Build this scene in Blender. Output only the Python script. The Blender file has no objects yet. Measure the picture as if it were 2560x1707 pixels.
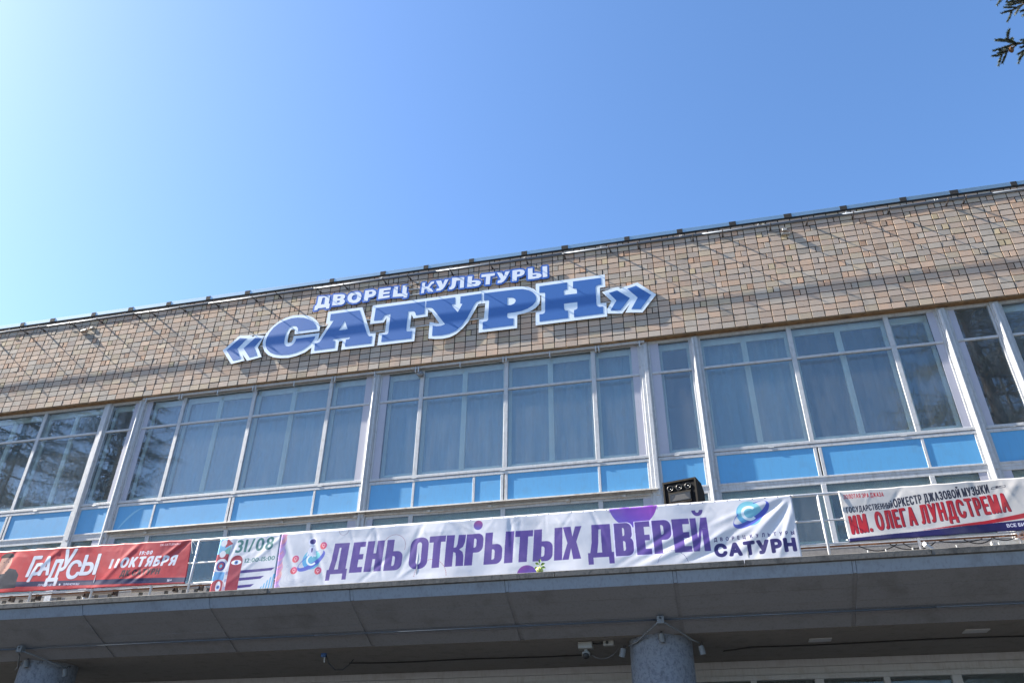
# Culture palace facade seen from below: brick parapet, glazed storeys, canopy with banners.
import bpy, bmesh, math, random
import numpy as np
from mathutils import Vector, Matrix, Euler

scene = bpy.context.scene
COL = scene.collection
EYE = 1.6                                   # eye height of the photographer above the paving

# ------------------------------------------------------------------ camera, sky, sun, exposure
cam_data = bpy.data.cameras.new('camera')
cam = bpy.data.objects.new('camera', cam_data)
COL.objects.link(cam)
yaw, pitch, roll = 0.23841073, 0.5656691, 0.010639
B0 = Matrix(((1, 0, 0), (0, 0, -1), (0, 1, 0)))
R = Matrix.Rotation(yaw, 3, 'Z') @ Matrix.Rotation(pitch, 3, 'X') @ B0 @ Matrix.Rotation(roll, 3, 'Z')
cam.matrix_world = Matrix.Translation((0, 0, EYE)) @ R.to_4x4()
cam_data.sensor_width = 36.0
cam_data.lens = 36.0 * 1973.876 / 2560.0
cam_data.clip_start = 0.05
cam_data.clip_end = 2000.0
scene.camera = cam

SUN_DIR = Vector((2.10, 0.235, -1.75)).normalized()      # the way the light travels: almost along the facade
to_sun = -SUN_DIR
elev = math.asin(to_sun.z)
azim = math.atan2(to_sun.x, to_sun.y)                    # clockwise from +Y
world = bpy.data.worlds.new('World')
scene.world = world
world.use_nodes = True
nt = world.node_tree
nt.nodes.clear()
sky = nt.nodes.new('ShaderNodeTexSky')
sky.sky_type = 'NISHITA'
sky.sun_disc = False
sky.sun_elevation = elev
sky.sun_rotation = azim
sky.altitude = 200
sky.air_density = 1.0
sky.dust_density = 1.1
sky.ozone_density = 5.0
bg = nt.nodes.new('ShaderNodeBackground')
bg.inputs['Strength'].default_value = 0.08
wo = nt.nodes.new('ShaderNodeOutputWorld')
hs = nt.nodes.new('ShaderNodeHueSaturation')
hs.inputs['Saturation'].default_value = 1.08
nt.links.new(sky.outputs[0], hs.inputs['Color'])
nt.links.new(hs.outputs[0], bg.inputs['Color'])
nt.links.new(bg.outputs[0], wo.inputs['Surface'])

sun_data = bpy.data.lights.new('sun', 'SUN')
sun_data.energy = 5.0
sun_data.angle = math.radians(0.53)
sun_data.color = (1.0, 0.93, 0.82)
sun = bpy.data.objects.new('sun', sun_data)
COL.objects.link(sun)
sun.location = (-30, -5, 40)
sun.rotation_euler = (-SUN_DIR).to_track_quat('Z', 'Y').to_euler()

vs = scene.view_settings
vs.view_transform = 'Standard'
vs.look = 'None'
vs.exposure = 2.0
vs.gamma = 1.0
vs.use_curve_mapping = False
scene.cycles.max_bounces = 8
scene.cycles.transparent_max_bounces = 16
scene.cycles.use_denoising = True

rnd = random.Random(7)

# ------------------------------------------------------------------ helpers
def tag(o, label=None, cat=None, group=None, kind=None):
    if label: o['label'] = label
    if cat: o['category'] = cat
    if group: o['group'] = group
    if kind: o['kind'] = kind
    return o

def thing(name, label, cat, loc=(0, 0, 0), rz=0.0, group=None):
    o = bpy.data.objects.new(name, None)
    o.empty_display_size = 0.3
    COL.objects.link(o)
    o.location = loc
    o.rotation_euler = (0, 0, rz)
    return tag(o, label, cat, group)

def link(name, me, mat=None, parent=None, loc=None, rot=None):
    o = bpy.data.objects.new(name, me)
    COL.objects.link(o)
    if mat is not None and me is not None and len(me.materials) == 0:
        me.materials.append(mat)
    if parent is not None:
        o.parent = parent
    if loc is not None: o.location = loc
    if rot is not None: o.rotation_euler = rot
    return o

class MB:
    """collects simple shapes and links them as one mesh"""
    def __init__(self):
        self.v = []; self.f = []
    def add(self, vs_, fs_):
        n = len(self.v)
        self.v += [tuple(p) for p in vs_]
        self.f += [tuple(i + n for i in f) for f in fs_]
        return self
    def box(self, x0, x1, y0, y1, z0, z1):
        return self.add([(x0, y0, z0), (x1, y0, z0), (x1, y1, z0), (x0, y1, z0), (x0, y0, z1), (x1, y0, z1), (x1, y1, z1), (x0, y1, z1)],
                        [(0, 3, 2, 1), (4, 5, 6, 7), (0, 1, 5, 4), (1, 2, 6, 5), (2, 3, 7, 6), (3, 0, 4, 7)])
    def bbox(self, x0, x1, y0, y1, z0, z1, c=0.004):
        """box with a chamfered front (the -y side)"""
        v = [(x0 + c, y0, z0 + c), (x1 - c, y0, z0 + c), (x1 - c, y0, z1 - c), (x0 + c, y0, z1 - c),
             (x0, y0 + c, z0), (x1, y0 + c, z0), (x1, y0 + c, z1), (x0, y0 + c, z1),
             (x0, y1, z0), (x1, y1, z0), (x1, y1, z1), (x0, y1, z1)]
        f = [(0, 1, 2, 3), (0, 4, 5, 1), (1, 5, 6, 2), (2, 6, 7, 3), (3, 7, 4, 0), (4, 8, 9, 5), (5, 9, 10, 6), (6, 10, 11, 7), (7, 11, 8, 4), (11, 10, 9, 8)]
        return self.add(v, f)
    def prism(self, prof, x0, x1):
        """profile of (y, z) points swept along x"""
        n = len(prof)
        v = [(x0, y, z) for y, z in prof] + [(x1, y, z) for y, z in prof]
        f = [tuple(range(n))[::-1], tuple(range(n, 2 * n))]
        for i in range(n):
            j = (i + 1) % n
            f.append((i, j, n + j, n + i))
        return self.add(v, f)
    def tube(self, pts, r, n=8, caps=True):
        pts = [Vector(p) for p in pts]
        rs = r if isinstance(r, (list, tuple)) else [r] * len(pts)
        base = len(self.v)
        vv = []; ff = []
        up = None
        for i, p in enumerate(pts):
            d = (pts[min(i + 1, len(pts) - 1)] - pts[max(i - 1, 0)])
            if d.length < 1e-9: d = Vector((0, 0, 1))
            d.normalize()
            if up is None:
                up = Vector((0, 0, 1)) if abs(d.z) < 0.9 else Vector((1, 0, 0))
            a = d.cross(up)
            if a.length < 1e-6: a = d.cross(Vector((0, 1, 0)))
            a.normalize(); b = a.cross(d); up = b
            for k in range(n):
                t = 2 * math.pi * k / n
                vv.append(p + (a * math.cos(t) + b * math.sin(t)) * rs[i])
        for i in range(len(pts) - 1):
            for k in range(n):
                k2 = (k + 1) % n
                ff.append((i * n + k, i * n + k2, (i + 1) * n + k2, (i + 1) * n + k))
        if caps:
            ff.append(tuple(range(n))[::-1])
            ff.append(tuple(range((len(pts) - 1) * n, len(pts) * n)))
        return self.add(vv, ff)
    def mesh(self, name, smooth=False):
        me = bpy.data.meshes.new(name)
        me.from_pydata(self.v, [], self.f)
        bm = bmesh.new(); bm.from_mesh(me)
        bmesh.ops.recalc_face_normals(bm, faces=bm.faces)
        bm.to_mesh(me); bm.free()
        if smooth:
            for p in me.polygons: p.use_smooth = True
        return me
    def build(self, name, mat, parent=None, loc=None, smooth=False, rot=None):
        return link(name, self.mesh(name, smooth), mat, parent, loc, rot)

def catenary(a, b, sag, n=10):
    a = Vector(a); b = Vector(b)
    return [a.lerp(b, i / n) + Vector((0, 0, -sag * 4 * (i / n) * (1 - i / n))) for i in range(n + 1)]

# ------------------------------------------------------------------ materials
def new_mat(name):
    m = bpy.data.materials.new(name)
    m.use_nodes = True
    m.node_tree.nodes.clear()
    return m, m.node_tree

def N(t, kind, **kw):
    n = t.nodes.new(kind)
    for k, v in kw.items():
        if k.startswith('i_'):
            n.inputs[k[2:].replace('_', ' ')].default_value = v
        else:
            setattr(n, k, v)
    return n

def mixc(t, fac, a, b, mode='MIX'):
    n = t.nodes.new('ShaderNodeMix'); n.data_type = 'RGBA'; n.blend_type = mode
    for idx, val in ((0, fac), (6, a), (7, b)):
        if isinstance(val, (int, float)): n.inputs[idx].default_value = val
        elif isinstance(val, tuple): n.inputs[idx].default_value = (*val[:3], 1)
        else: t.links.new(val, n.inputs[idx])
    return n.outputs[2]

def maprange(t, val, a, b, c=0.0, d=1.0):
    n = N(t, 'ShaderNodeMapRange')
    t.links.new(val, n.inputs[0])
    for i, x in enumerate((a, b, c, d)): n.inputs[i + 1].default_value = x
    return n.outputs[0]

def noise(t, scale, detail=4, rough=0.55, vec=None, mapping=None):
    n = N(t, 'ShaderNodeTexNoise')
    n.inputs['Scale'].default_value = scale
    n.inputs['Detail'].default_value = detail
    n.inputs['Roughness'].default_value = rough
    g = N(t, 'ShaderNodeTexCoord') if vec is None else None
    src = g.outputs['Object'] if vec is None else vec
    if mapping:
        mp = N(t, 'ShaderNodeMapping'); mp.inputs['Scale'].default_value = mapping
        t.links.new(src, mp.inputs[0]); src = mp.outputs[0]
    t.links.new(src, n.inputs['Vector'])
    return n.outputs['Fac']

def world_pos(t):
    return N(t, 'ShaderNodeNewGeometry').outputs['Position']

def finish(t, color, rough=0.6, metal=0.0, bump=None, bump_d=0.002, spec=0.5, coat=0.0):
    p = N(t, 'ShaderNodeBsdfPrincipled')
    if isinstance(color, tuple): p.inputs['Base Color'].default_value = (*color[:3], 1)
    else: t.links.new(color, p.inputs['Base Color'])
    if isinstance(rough, (int, float)): p.inputs['Roughness'].default_value = rough
    else: t.links.new(rough, p.inputs['Roughness'])
    p.inputs['Metallic'].default_value = metal
    p.inputs['Specular IOR Level'].default_value = spec
    p.inputs['Coat Weight'].default_value = coat
    if bump is not None:
        b = N(t, 'ShaderNodeBump'); b.inputs['Distance'].default_value = bump_d
        b.inputs['Strength'].default_value = 1.0
        t.links.new(bump, b.inputs['Height']); t.links.new(b.outputs[0], p.inputs['Normal'])
    o = N(t, 'ShaderNodeOutputMaterial')
    t.links.new(p.outputs[0], o.inputs[0])
    return p

def painted(name, base, dirt, amount=0.35, rough=0.5, scale=9.0, bump_d=0.0015, metal=0.0, streak=(6, 6, 0.7), spec=0.5):
    """weathered surface: base colour, vertical streaks and blotches of dirt, fine relief"""
    m, t = new_mat(name)
    w = world_pos(t)
    a = noise(t, scale, 6, 0.6, vec=w)
    s = noise(t, 5.0, 4, 0.6, vec=w, mapping=streak)
    f = maprange(t, a, 0.52, 0.75, 0, amount)
    g = maprange(t, s, 0.5, 0.8, 0, amount)
    c = mixc(t, f, base, dirt)
    c = mixc(t, g, c, dirt)
    fine = noise(t, scale * 12, 5, 0.65, vec=w)
    finish(t, c, rough=rough, metal=metal, bump=fine, bump_d=bump_d, spec=spec)
    return m

M = {}
M['white'] = painted('white_paint', (0.43, 0.44, 0.455), (0.23, 0.22, 0.205), 0.55, 0.45, 11.0, 0.004)
M['panel'] = painted('lavender_panel_paint', (0.37, 0.37, 0.43), (0.29, 0.29, 0.33), 0.3, 0.55, 5.0, 0.001)
M['blue'] = painted('blue_panel_paint', (0.095, 0.31, 0.55), (0.10, 0.25, 0.41), 0.5, 0.42, 4.0, 0.0012)
M['inner'] = painted('greenish_window_paint', (0.58, 0.64, 0.60), (0.44, 0.47, 0.43), 0.3, 0.5, 6.0, 0.0008)
M['rail'] = painted('railing_paint', (0.56, 0.56, 0.58), (0.35, 0.26, 0.2), 0.3, 0.4, 14.0, 0.0008)
M['fascia'] = painted('fascia_metal', (0.26, 0.315, 0.39), (0.15, 0.165, 0.19), 0.6, 0.45, 2.5, 0.0006, 0.15)
M['soffit'] = painted('soffit_panel_paint', (0.215, 0.215, 0.23), (0.12, 0.115, 0.115), 0.6, 0.6, 2.0, 0.0006)
M['concrete'] = painted('rough_concrete', (0.22, 0.205, 0.19), (0.10, 0.09, 0.08), 0.5, 0.9, 5.0, 0.004)
M['coping'] = painted('grimy_coping', (0.12, 0.113, 0.103), (0.02, 0.02, 0.02), 0.95, 0.7, 2.6, 0.003, streak=(3.0, 3.0, 2.0))
M['lintel'] = painted('rusty_brown_lintel', (0.19, 0.115, 0.055), (0.045, 0.027, 0.017), 0.9, 0.85, 5.0, 0.004, streak=(2, 2, 9))
M['ledge'] = painted('weathered_ledge', (0.42, 0.41, 0.39), (0.17, 0.12, 0.07), 0.8, 0.6, 6.0, 0.002, streak=(2, 2, 6))
M['mortar'] = painted('dark_mortar', (0.018, 0.016, 0.013), (0.008, 0.008, 0.007), 0.5, 0.95, 8.0, 0.006)
M['cap'] = painted('galvanised_cap', (0.34, 0.43, 0.47), (0.30, 0.36, 0.38), 0.3, 0.34, 3.0, 0.0005, 0.75)
M['bitumen'] = painted('bitumen', (0.018, 0.019, 0.021), (0.03, 0.03, 0.03), 0.5, 0.85, 20.0, 0.004)
M['steel'] = painted('galvanised_pipe', (0.11, 0.13, 0.16), (0.08, 0.08, 0.08), 0.25, 0.5, 10.0, 0.0004, 0.5)
M['tray'] = painted('grey_cable_tray', (0.13, 0.14, 0.155), (0.08, 0.08, 0.08), 0.4, 0.5, 8.0, 0.0008, 0.3)
M['dark'] = painted('dark_iron', (0.06, 0.055, 0.055), (0.11, 0.06, 0.04), 0.4, 0.5, 15.0, 0.001, 0.4)
M['rust'] = painted('rusty_steel', (0.22, 0.10, 0.05), (0.06, 0.03, 0.02), 0.7, 0.85, 12.0, 0.003)
M['cable'] = painted('black_cable', (0.02, 0.02, 0.022), (0.04, 0.04, 0.04), 0.2, 0.5, 20.0, 0.0003)
M['conduit'] = painted('grey_conduit', (0.17, 0.18, 0.19), (0.10, 0.095, 0.09), 0.4, 0.6, 14.0, 0.0006)
M['plastic'] = painted('white_plastic', (0.50, 0.50, 0.49), (0.33, 0.30, 0.25), 0.35, 0.45, 12.0, 0.0004)
M['column'] = painted('blue_grey_column_render', (0.34, 0.37, 0.43), (0.07, 0.08, 0.10), 0.75, 0.9, 30.0, 0.025, streak=(3, 3, 2))
M['signwhite'] = painted('sign_plate_white', (0.66, 0.74, 0.82), (0.5, 0.56, 0.62), 0.25, 0.4, 4.0, 0.0003)
M['signblue'] = painted('sign_letter_blue', (0.04, 0.125, 0.36), (0.035, 0.11, 0.30), 0.3, 0.36, 5.0, 0.0003)
M['smallblue'] = painted('small_sign_blue', (0.03, 0.115, 0.43), (0.03, 0.10, 0.36), 0.3, 0.38, 5.0, 0.0003)
M['smallwhite'] = painted('small_letter_white', (0.66, 0.70, 0.78), (0.55, 0.58, 0.64), 0.25, 0.42, 5.0, 0.0003)
M['speaker'] = painted('black_speaker_carpet', (0.010, 0.010, 0.011), (0.022, 0.018, 0.013), 0.4, 0.85, 20.0, 0.002, spec=0.12)
M['speaker_edge'] = painted('scuffed_speaker_trim', (0.016, 0.014, 0.012), (0.04, 0.032, 0.02), 0.5, 0.75, 14.0, 0.001, spec=0.15)
M['horn'] = painted('speaker_horn_plastic', (0.018, 0.018, 0.018), (0.03, 0.03, 0.03), 0.2, 0.3, 6.0, 0.0003)
M['chrome'] = painted('bright_metal', (0.7, 0.7, 0.7), (0.5, 0.5, 0.5), 0.2, 0.2, 9.0, 0.0002, 0.9)
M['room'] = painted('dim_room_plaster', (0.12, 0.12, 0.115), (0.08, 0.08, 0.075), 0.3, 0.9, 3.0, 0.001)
M['paving'] = painted('grey_asphalt_paving', (0.05, 0.049, 0.047), (0.032, 0.032, 0.032), 0.5, 0.9, 1.2, 0.004, streak=(1, 1, 1))
M['roofing'] = painted('roof_felt', (0.07, 0.07, 0.072), (0.045, 0.045, 0.045), 0.5, 0.9, 2.0, 0.003)
M['bark'] = painted('spruce_bark', (0.09, 0.065, 0.05), (0.04, 0.03, 0.025), 0.6, 0.95, 18.0, 0.01)
M['entrance'] = painted('grey_entrance_frame', (0.48, 0.49, 0.51), (0.26, 0.23, 0.20), 0.4, 0.55, 5.0, 0.0008)
M['leaf'] = painted('young_leaf', (0.22, 0.32, 0.05), (0.30, 0.36, 0.08), 0.5, 0.5, 30.0, 0.0005)
M['bag'] = painted('yellow_green_bag', (0.55, 0.60, 0.14), (0.65, 0.68, 0.35), 0.5, 0.4, 30.0, 0.001)
M['smear'] = painted('pale_blue_smear', (0.22, 0.45, 0.62), (0.15, 0.36, 0.55), 0.4, 0.5, 12.0, 0.0004)
M['dull_plastic'] = painted('darker_plastic', (0.30, 0.30, 0.29), (0.2, 0.18, 0.15), 0.35, 0.5, 12.0, 0.0004)  # the white plastic in a darker tone
M['cord'] = painted('white_cord', (0.7, 0.7, 0.68), (0.5, 0.48, 0.42), 0.3, 0.7, 30.0, 0.0003)

# glass: clear with a Schlick reflection and a film of dust
def glass_mat(name, f0=0.085, tint=(0.90, 0.94, 0.95), dust=0.07):
    m, t = new_mat(name)
    g = N(t, 'ShaderNodeNewGeometry')
    dp = N(t, 'ShaderNodeVectorMath', operation='DOT_PRODUCT')
    t.links.new(g.outputs['Normal'], dp.inputs[0]); t.links.new(g.outputs['Incoming'], dp.inputs[1])
    ab = N(t, 'ShaderNodeMath', operation='ABSOLUTE'); t.links.new(dp.outputs['Value'], ab.inputs[0])
    om = N(t, 'ShaderNodeMath', operation='SUBTRACT'); om.inputs[0].default_value = 1.0; t.links.new(ab.outputs[0], om.inputs[1])
    pw = N(t, 'ShaderNodeMath', operation='POWER'); t.links.new(om.outputs[0], pw.inputs[0]); pw.inputs[1].default_value = 5.0
    fr = maprange(t, pw.outputs[0], 0, 1, f0, 1.0)
    tr = N(t, 'ShaderNodeBsdfTransparent'); tr.inputs[0].default_value = (*tint, 1)
    gl = N(t, 'ShaderNodeBsdfGlossy'); gl.inputs['Roughness'].default_value = 0.004
    # slight waviness of old drawn glass
    wv = noise(t, 1.3, 2, 0.4, vec=g.outputs['Position'])
    bp_ = N(t, 'ShaderNodeBump'); bp_.inputs['Distance'].default_value = 0.0012; bp_.inputs['Strength'].default_value = 1.0
    t.links.new(wv, bp_.inputs['Height']); t.links.new(bp_.outputs[0], gl.inputs['Normal'])
    mx = N(t, 'ShaderNodeMixShader')
    t.links.new(fr, mx.inputs[0]); t.links.new(tr.outputs[0], mx.inputs[1]); t.links.new(gl.outputs[0], mx.inputs[2])
    df = N(t, 'ShaderNodeBsdfDiffuse'); df.inputs[0].default_value = (0.5, 0.52, 0.52, 1)
    dn = noise(t, 2.2, 6, 0.65, vec=g.outputs['Position'], mapping=(3, 3, 0.8))
    df_f = maprange(t, dn, 0.25, 0.8, dust * 0.3, dust * 1.8)
    mx2 = N(t, 'ShaderNodeMixShader')
    t.links.new(df_f, mx2.inputs[0]); t.links.new(mx.outputs[0], mx2.inputs[1]); t.links.new(df.outputs[0], mx2.inputs[2])
    o = N(t, 'ShaderNodeOutputMaterial'); t.links.new(mx2.outputs[0], o.inputs[0])
    return m
M['glass'] = glass_mat('window_glass')
M['inner_glass'] = glass_mat('inner_window_glass', 0.09, (0.90, 0.93, 0.94), 0.04)
M['dirty_glass'] = glass_mat('dirty_window_glass', 0.045, (0.75, 0.82, 0.82), 0.10)

def curtain_mat(name, c0, c1):
    m, t = new_mat(name)
    w = world_pos(t)
    a = noise(t, 60, 3, 0.5, vec=w)
    c = mixc(t, a, c0, c1)
    d = N(t, 'ShaderNodeBsdfDiffuse'); t.links.new(c, d.inputs[0])
    tl = N(t, 'ShaderNodeBsdfTranslucent'); t.links.new(c, tl.inputs[0])
    mx = N(t, 'ShaderNodeMixShader'); mx.inputs[0].default_value = 0.3
    t.links.new(d.outputs[0], mx.inputs[1]); t.links.new(tl.outputs[0], mx.inputs[2])
    o = N(t, 'ShaderNodeOutputMaterial'); t.links.new(mx.outputs[0], o.inputs[0])
    return m
M['curtain'] = curtain_mat('sheer_curtain_cloth', (0.42, 0.58, 0.64), (0.50, 0.65, 0.70))  # cloth colour brightened and blued to carry sky reflected in the panes
M['dim_curtain'] = curtain_mat('darkened_curtain_cloth', (0.07, 0.12, 0.13), (0.10, 0.16, 0.17))  # same cloth darkened in colour for panes reflecting less sky

def brick_mat(name, from_object):
    """tint of each brick comes from its own object colour or, in the joined bricks, from a per-brick attribute"""
    m, t = new_mat(name)
    if from_object:
        src = N(t, 'ShaderNodeObjectInfo').outputs['Color']
    else:
        src = N(t, 'ShaderNodeAttribute', attribute_name='tint').outputs['Color']
    w = world_pos(t)
    a = noise(t, 7.0, 3, 0.5, vec=w)
    b = noise(t, 38.0, 5, 0.65, vec=w)
    s = noise(t, 26.0, 2, 0.5, vec=w)
    c = mixc(t, maprange(t, a, 0.35, 0.65, 0, 0.28), src, (0.31, 0.275, 0.24))
    c = mixc(t, maprange(t, b, 0.4, 0.7, 0, 0.25), c, (0.46, 0.37, 0.29))
    c = mixc(t, maprange(t, s, 0.74, 0.79, 0, 0.75), c, (0.07, 0.06, 0.05))
    st = noise(t, 1.6, 4, 0.6, vec=w, mapping=(2.5, 2.5, 0.5))
    c = mixc(t, maprange(t, st, 0.55, 0.8, 0, 0.35), c, (0.22, 0.20, 0.18))
    finish(t, c, rough=0.8, bump=b, bump_d=0.0006, spec=0.3)
    return m
M['brick'] = brick_mat('brick_clay', True)
M['brick_far'] = brick_mat('brick_clay_joined', False)

# ------------------------------------------------------------------ ground
g = MB(); g.add([(-300, -300, 0), (300, -300, 0), (300, 300, 0), (-300, 300, 0)], [(0, 1, 2, 3)])
tag(g.build('ground', M['paving']), kind='structure')

# ------------------------------------------------------------------ the building
H = EYE                                      # heights below are given above eye level, plus H
XL, XR = -24.0, 14.0
YW = 14.6                                    # brick face
ZB, ZT = 9.24 + H, 11.945 + H                 # bottom and top of the brick band
PX, PZ, PH0 = 0.2588, 0.152, -0.2505         # brick pitch and phase
bld = thing('culture_palace', 'long two storey glass and brick building with a columned entrance canopy', 'building', (0, 15.0, 0))
OFF = (0, -15.0, 0)                          # children carry world coordinates
def part(mb, name, mat, smooth=False, label=None):
    o = mb.build(name, mat, bld, OFF, smooth)
    if label: o['label'] = label
    return o

# main body (behind the brick face and above/below the glazing)
body = MB()
body.box(XL, XR, YW + 0.16, 24, ZB + 0.0, ZT + 0.03)          # wall core behind the mortar
body.box(XL, XR, 22.0, 24.0, 0.0, ZB)                          # rear wall
part(body, 'wall_core', M['concrete'])
rf = MB(); rf.box(XL, XR, YW + 0.02, 24.2, ZT + 0.032, ZT + 0.08)
part(rf, 'roof', M['roofing'])
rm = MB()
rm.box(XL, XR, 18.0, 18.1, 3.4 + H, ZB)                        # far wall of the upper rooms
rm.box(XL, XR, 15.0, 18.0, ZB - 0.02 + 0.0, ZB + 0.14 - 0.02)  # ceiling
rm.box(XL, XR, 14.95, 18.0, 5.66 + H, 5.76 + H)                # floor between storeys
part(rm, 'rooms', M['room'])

# mortar backing and bricks
wall_mb = MB(); wall_mb.box(XL, XR, YW + 0.010, YW + 0.15, ZB + 0.004, ZT)
wall = part(wall_mb, 'brick_wall', M['mortar'])

def proj(p):
    c = R.transposed() @ (Vector(p) - Vector((0, 0, EYE)))
    return (1280 + 1973.876 * c.x / -c.z, 853.5 - 1973.876 * c.y / -c.z) if c.z < 0 else (-9999, -9999)

tints = [(0.42, 0.325, 0.265), (0.43, 0.34, 0.28), (0.41, 0.34, 0.29), (0.385, 0.335, 0.295), (0.355, 0.325, 0.295),
         (0.45, 0.325, 0.25), (0.46, 0.33, 0.25), (0.425, 0.355, 0.27), (0.40, 0.33, 0.29), (0.44, 0.345, 0.285), (0.39, 0.35, 0.31)]
bricks = []
rb = random.Random(21)
c0 = int((XL - PH0) / PX); c1 = int((XR - PH0) / PX)
for r in range(18):
    z0 = ZB + r * PZ
    z1 = min(z0 + PZ - 0.017, ZT - 0.004)
    if z1 - z0 < 0.03: continue
    for c in range(c0, c1):
        xa = PH0 + c * PX
        pair = r >= 4 and ((c % 4 == 3 and r % 2 == 0) or (c % 4 == 1 and r % 2 == 1))
        segs = [(xa, xa + PX / 2), (xa + PX / 2, xa + PX)] if pair else [(xa, xa + PX)]
        for a, b in segs:
            j = rb.uniform(-0.0015, 0.0015)
            g_ = 0.0078 + rb.uniform(0, 0.003)
            dz = rb.uniform(-0.0015, 0.0015)
            tn = list(rb.choice(tints))
            if pair and rb.random() < 0.3: tn = list(rb.choice([(0.46, 0.29, 0.20), (0.42, 0.35, 0.23), (0.44, 0.30, 0.22)]))
            k = rb.uniform(0.92, 1.10)
            if rb.random() < 0.04: k *= 0.72
            tn = [min(0.6, v * k * w_) for v, w_ in zip(tn, (1.06, 1.0, 0.92))]
            bricks.append(dict(x0=a + g_ + j, x1=b - g_ + j, z0=z0 + dz, z1=z1 + dz, y=YW + rb.uniform(-0.0025, 0.0025),
                               ty=rb.gauss(0, 0.0010), tz=rb.gauss(0, 0.0007), c=tn))

def brick_geo(x0, x1, z0, z1, y, ty, tz, ch=0.002):
    def yy(x, z):
        return y + ty * (1 if x > (x0 + x1) / 2 else -1) + tz * (1 if z > (z0 + z1) / 2 else -1)
    f4 = [(x0 + ch, z0 + ch), (x1 - ch, z0 + ch), (x1 - ch, z1 - ch), (x0 + ch, z1 - ch)]
    o4 = [(x0, z0), (x1, z0), (x1, z1), (x0, z1)]
    v = [(x, yy(x, z), z) for x, z in f4] + [(x, yy(x, z) + ch, z) for x, z in o4] + [(x, y + 0.045, z) for x, z in o4]
    f = [(0, 1, 2, 3)]
    for i in range(4):
        k = (i + 1) % 4
        f.append((i, 4 + i, 4 + k, k)); f.append((4 + i, 8 + i, 8 + k, 4 + k))
    return v, f

def shown_area(b):
    pts = [proj((x, b['y'], z)) for x, z in ((b['x0'], b['z0']), (b['x1'], b['z0']), (b['x1'], b['z1']), (b['x0'], b['z1']))]
    if any(p[0] < 0 or p[0] > 2560 or p[1] < 0 or p[1] > 1707 for p in pts): return 0
    if b['z1'] > 11.62 + H: return 0
    if -11.0 < b['x1'] and b['x0'] < -0.2 and 9.8 + H < (b['z0'] + b['z1']) / 2 < 11.5 + H: return 0
    return abs(sum(pts[i][0] * pts[(i + 1) % 4][1] - pts[(i + 1) % 4][0] * pts[i][1] for i in range(4))) / 2

bricks.sort(key=shown_area, reverse=True)
shared = {}
for i, b in enumerate(bricks[:298]):
    cx, cz = (b['x0'] + b['x1']) / 2, (b['z0'] + b['z1']) / 2
    half = (b['x1'] - b['x0']) < 0.2
    key = (half, i % 12, b['z1'] - b['z0'] < 0.13)
    if key not in shared:
        w, h = b['x1'] - b['x0'], b['z1'] - b['z0']
        v, f = brick_geo(-w / 2, w / 2, -h / 2, h / 2, 0, b['ty'], b['tz'])
        me = bpy.data.meshes.new('brick'); me.from_pydata(v, [], f); me.materials.append(M['brick'])
        shared[key] = me
    o = link('brick', shared[key], None, wall, (cx, b['y'], cz))
    o.color = (*b['c'], 1)
vs_, fs_, cols = [], [], []
for b in bricks[298:]:
    v, f = brick_geo(b['x0'], b['x1'], b['z0'], b['z1'], b['y'], b['ty'], b['tz'])
    n = len(vs_)
    vs_ += v; fs_ += [tuple(i + n for i in q) for q in f]
    cols += [(*b['c'], 1)] * len(f)
me = bpy.data.meshes.new('bricks'); me.from_pydata(vs_, [], fs_)
at = me.attributes.new('tint', 'FLOAT_COLOR', 'FACE')
at.data.foreach_set('color', [x for c in cols for x in c])
tag(link('bricks', me, M['brick_far'], wall), kind='stuff')

# brown underside strip between the brick band and the frames
lt = MB(); lt.box(XL, XR, YW + 0.006, YW + 0.17, ZB - 0.03, ZB + 0.002)
part(lt, 'lintel', M['lintel'])

# parapet cap with its bitumen-wrapped joints
zc = 11.965 + H
cap = MB()
cap.prism([(YW + 0.2, zc), (YW - 0.02, zc), (YW - 0.030, zc - 0.012), (YW - 0.036, zc + 0.085), (YW - 0.02, zc + 0.10), (YW + 0.2, zc + 0.14)], XL, XR)
capo = part(cap, 'parapet_cap', M['cap'])
dr = MB(); dr.prism([(YW - 0.024, zc - 0.004), (YW - 0.020, zc - 0.035), (YW - 0.012, zc - 0.045), (YW + 0.02, zc - 0.045), (YW + 0.02, zc - 0.004)], XL, XR)
link('drip_edge', dr.mesh('drip_edge'), M['bitumen'], capo)
for x in (-18.4, -17.5, -16.53, -15.23, -14.08, -12.93, -11.76, -10.62, -8.26, -6.88, -5.75, -4.58, -3.26, -2.27, -0.79, 0.43, 1.62, 2.83, 4.02, 5.26, 6.29, 7.47, 8.6):
    j = MB(); w = rnd.uniform(0.06, 0.085)
    j.prism([(YW - 0.034, zc - 0.016), (YW - 0.041, zc + 0.086), (YW - 0.022, zc + 0.104), (YW + 0.1, zc + 0.14), (YW + 0.1, zc + 0.11), (YW - 0.01, zc + 0.08), (YW - 0.02, zc - 0.02)], x - w, x + w)
    link('cap_joint', j.mesh('cap_joint'), M['bitumen'], capo)

# ------------------------------------------------------------------ glazing
YF = 14.76                                   # front of the window frames
Z_TOP, Z_TOPG = 9.235 + H, 9.15 + H
Z_TR0, Z_TR1 = 8.395 + H, 8.45 + H
Z_S2, Z_S1, Z_S0 = 6.57 + H, 6.50 + H, 6.43 + H
Z_B1, Z_B0 = 6.43 + H, 5.85 + H
Z_R0 = 5.755 + H
Z_L1, Z_L0 = 5.68 + H, 4.55 + H

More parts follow.
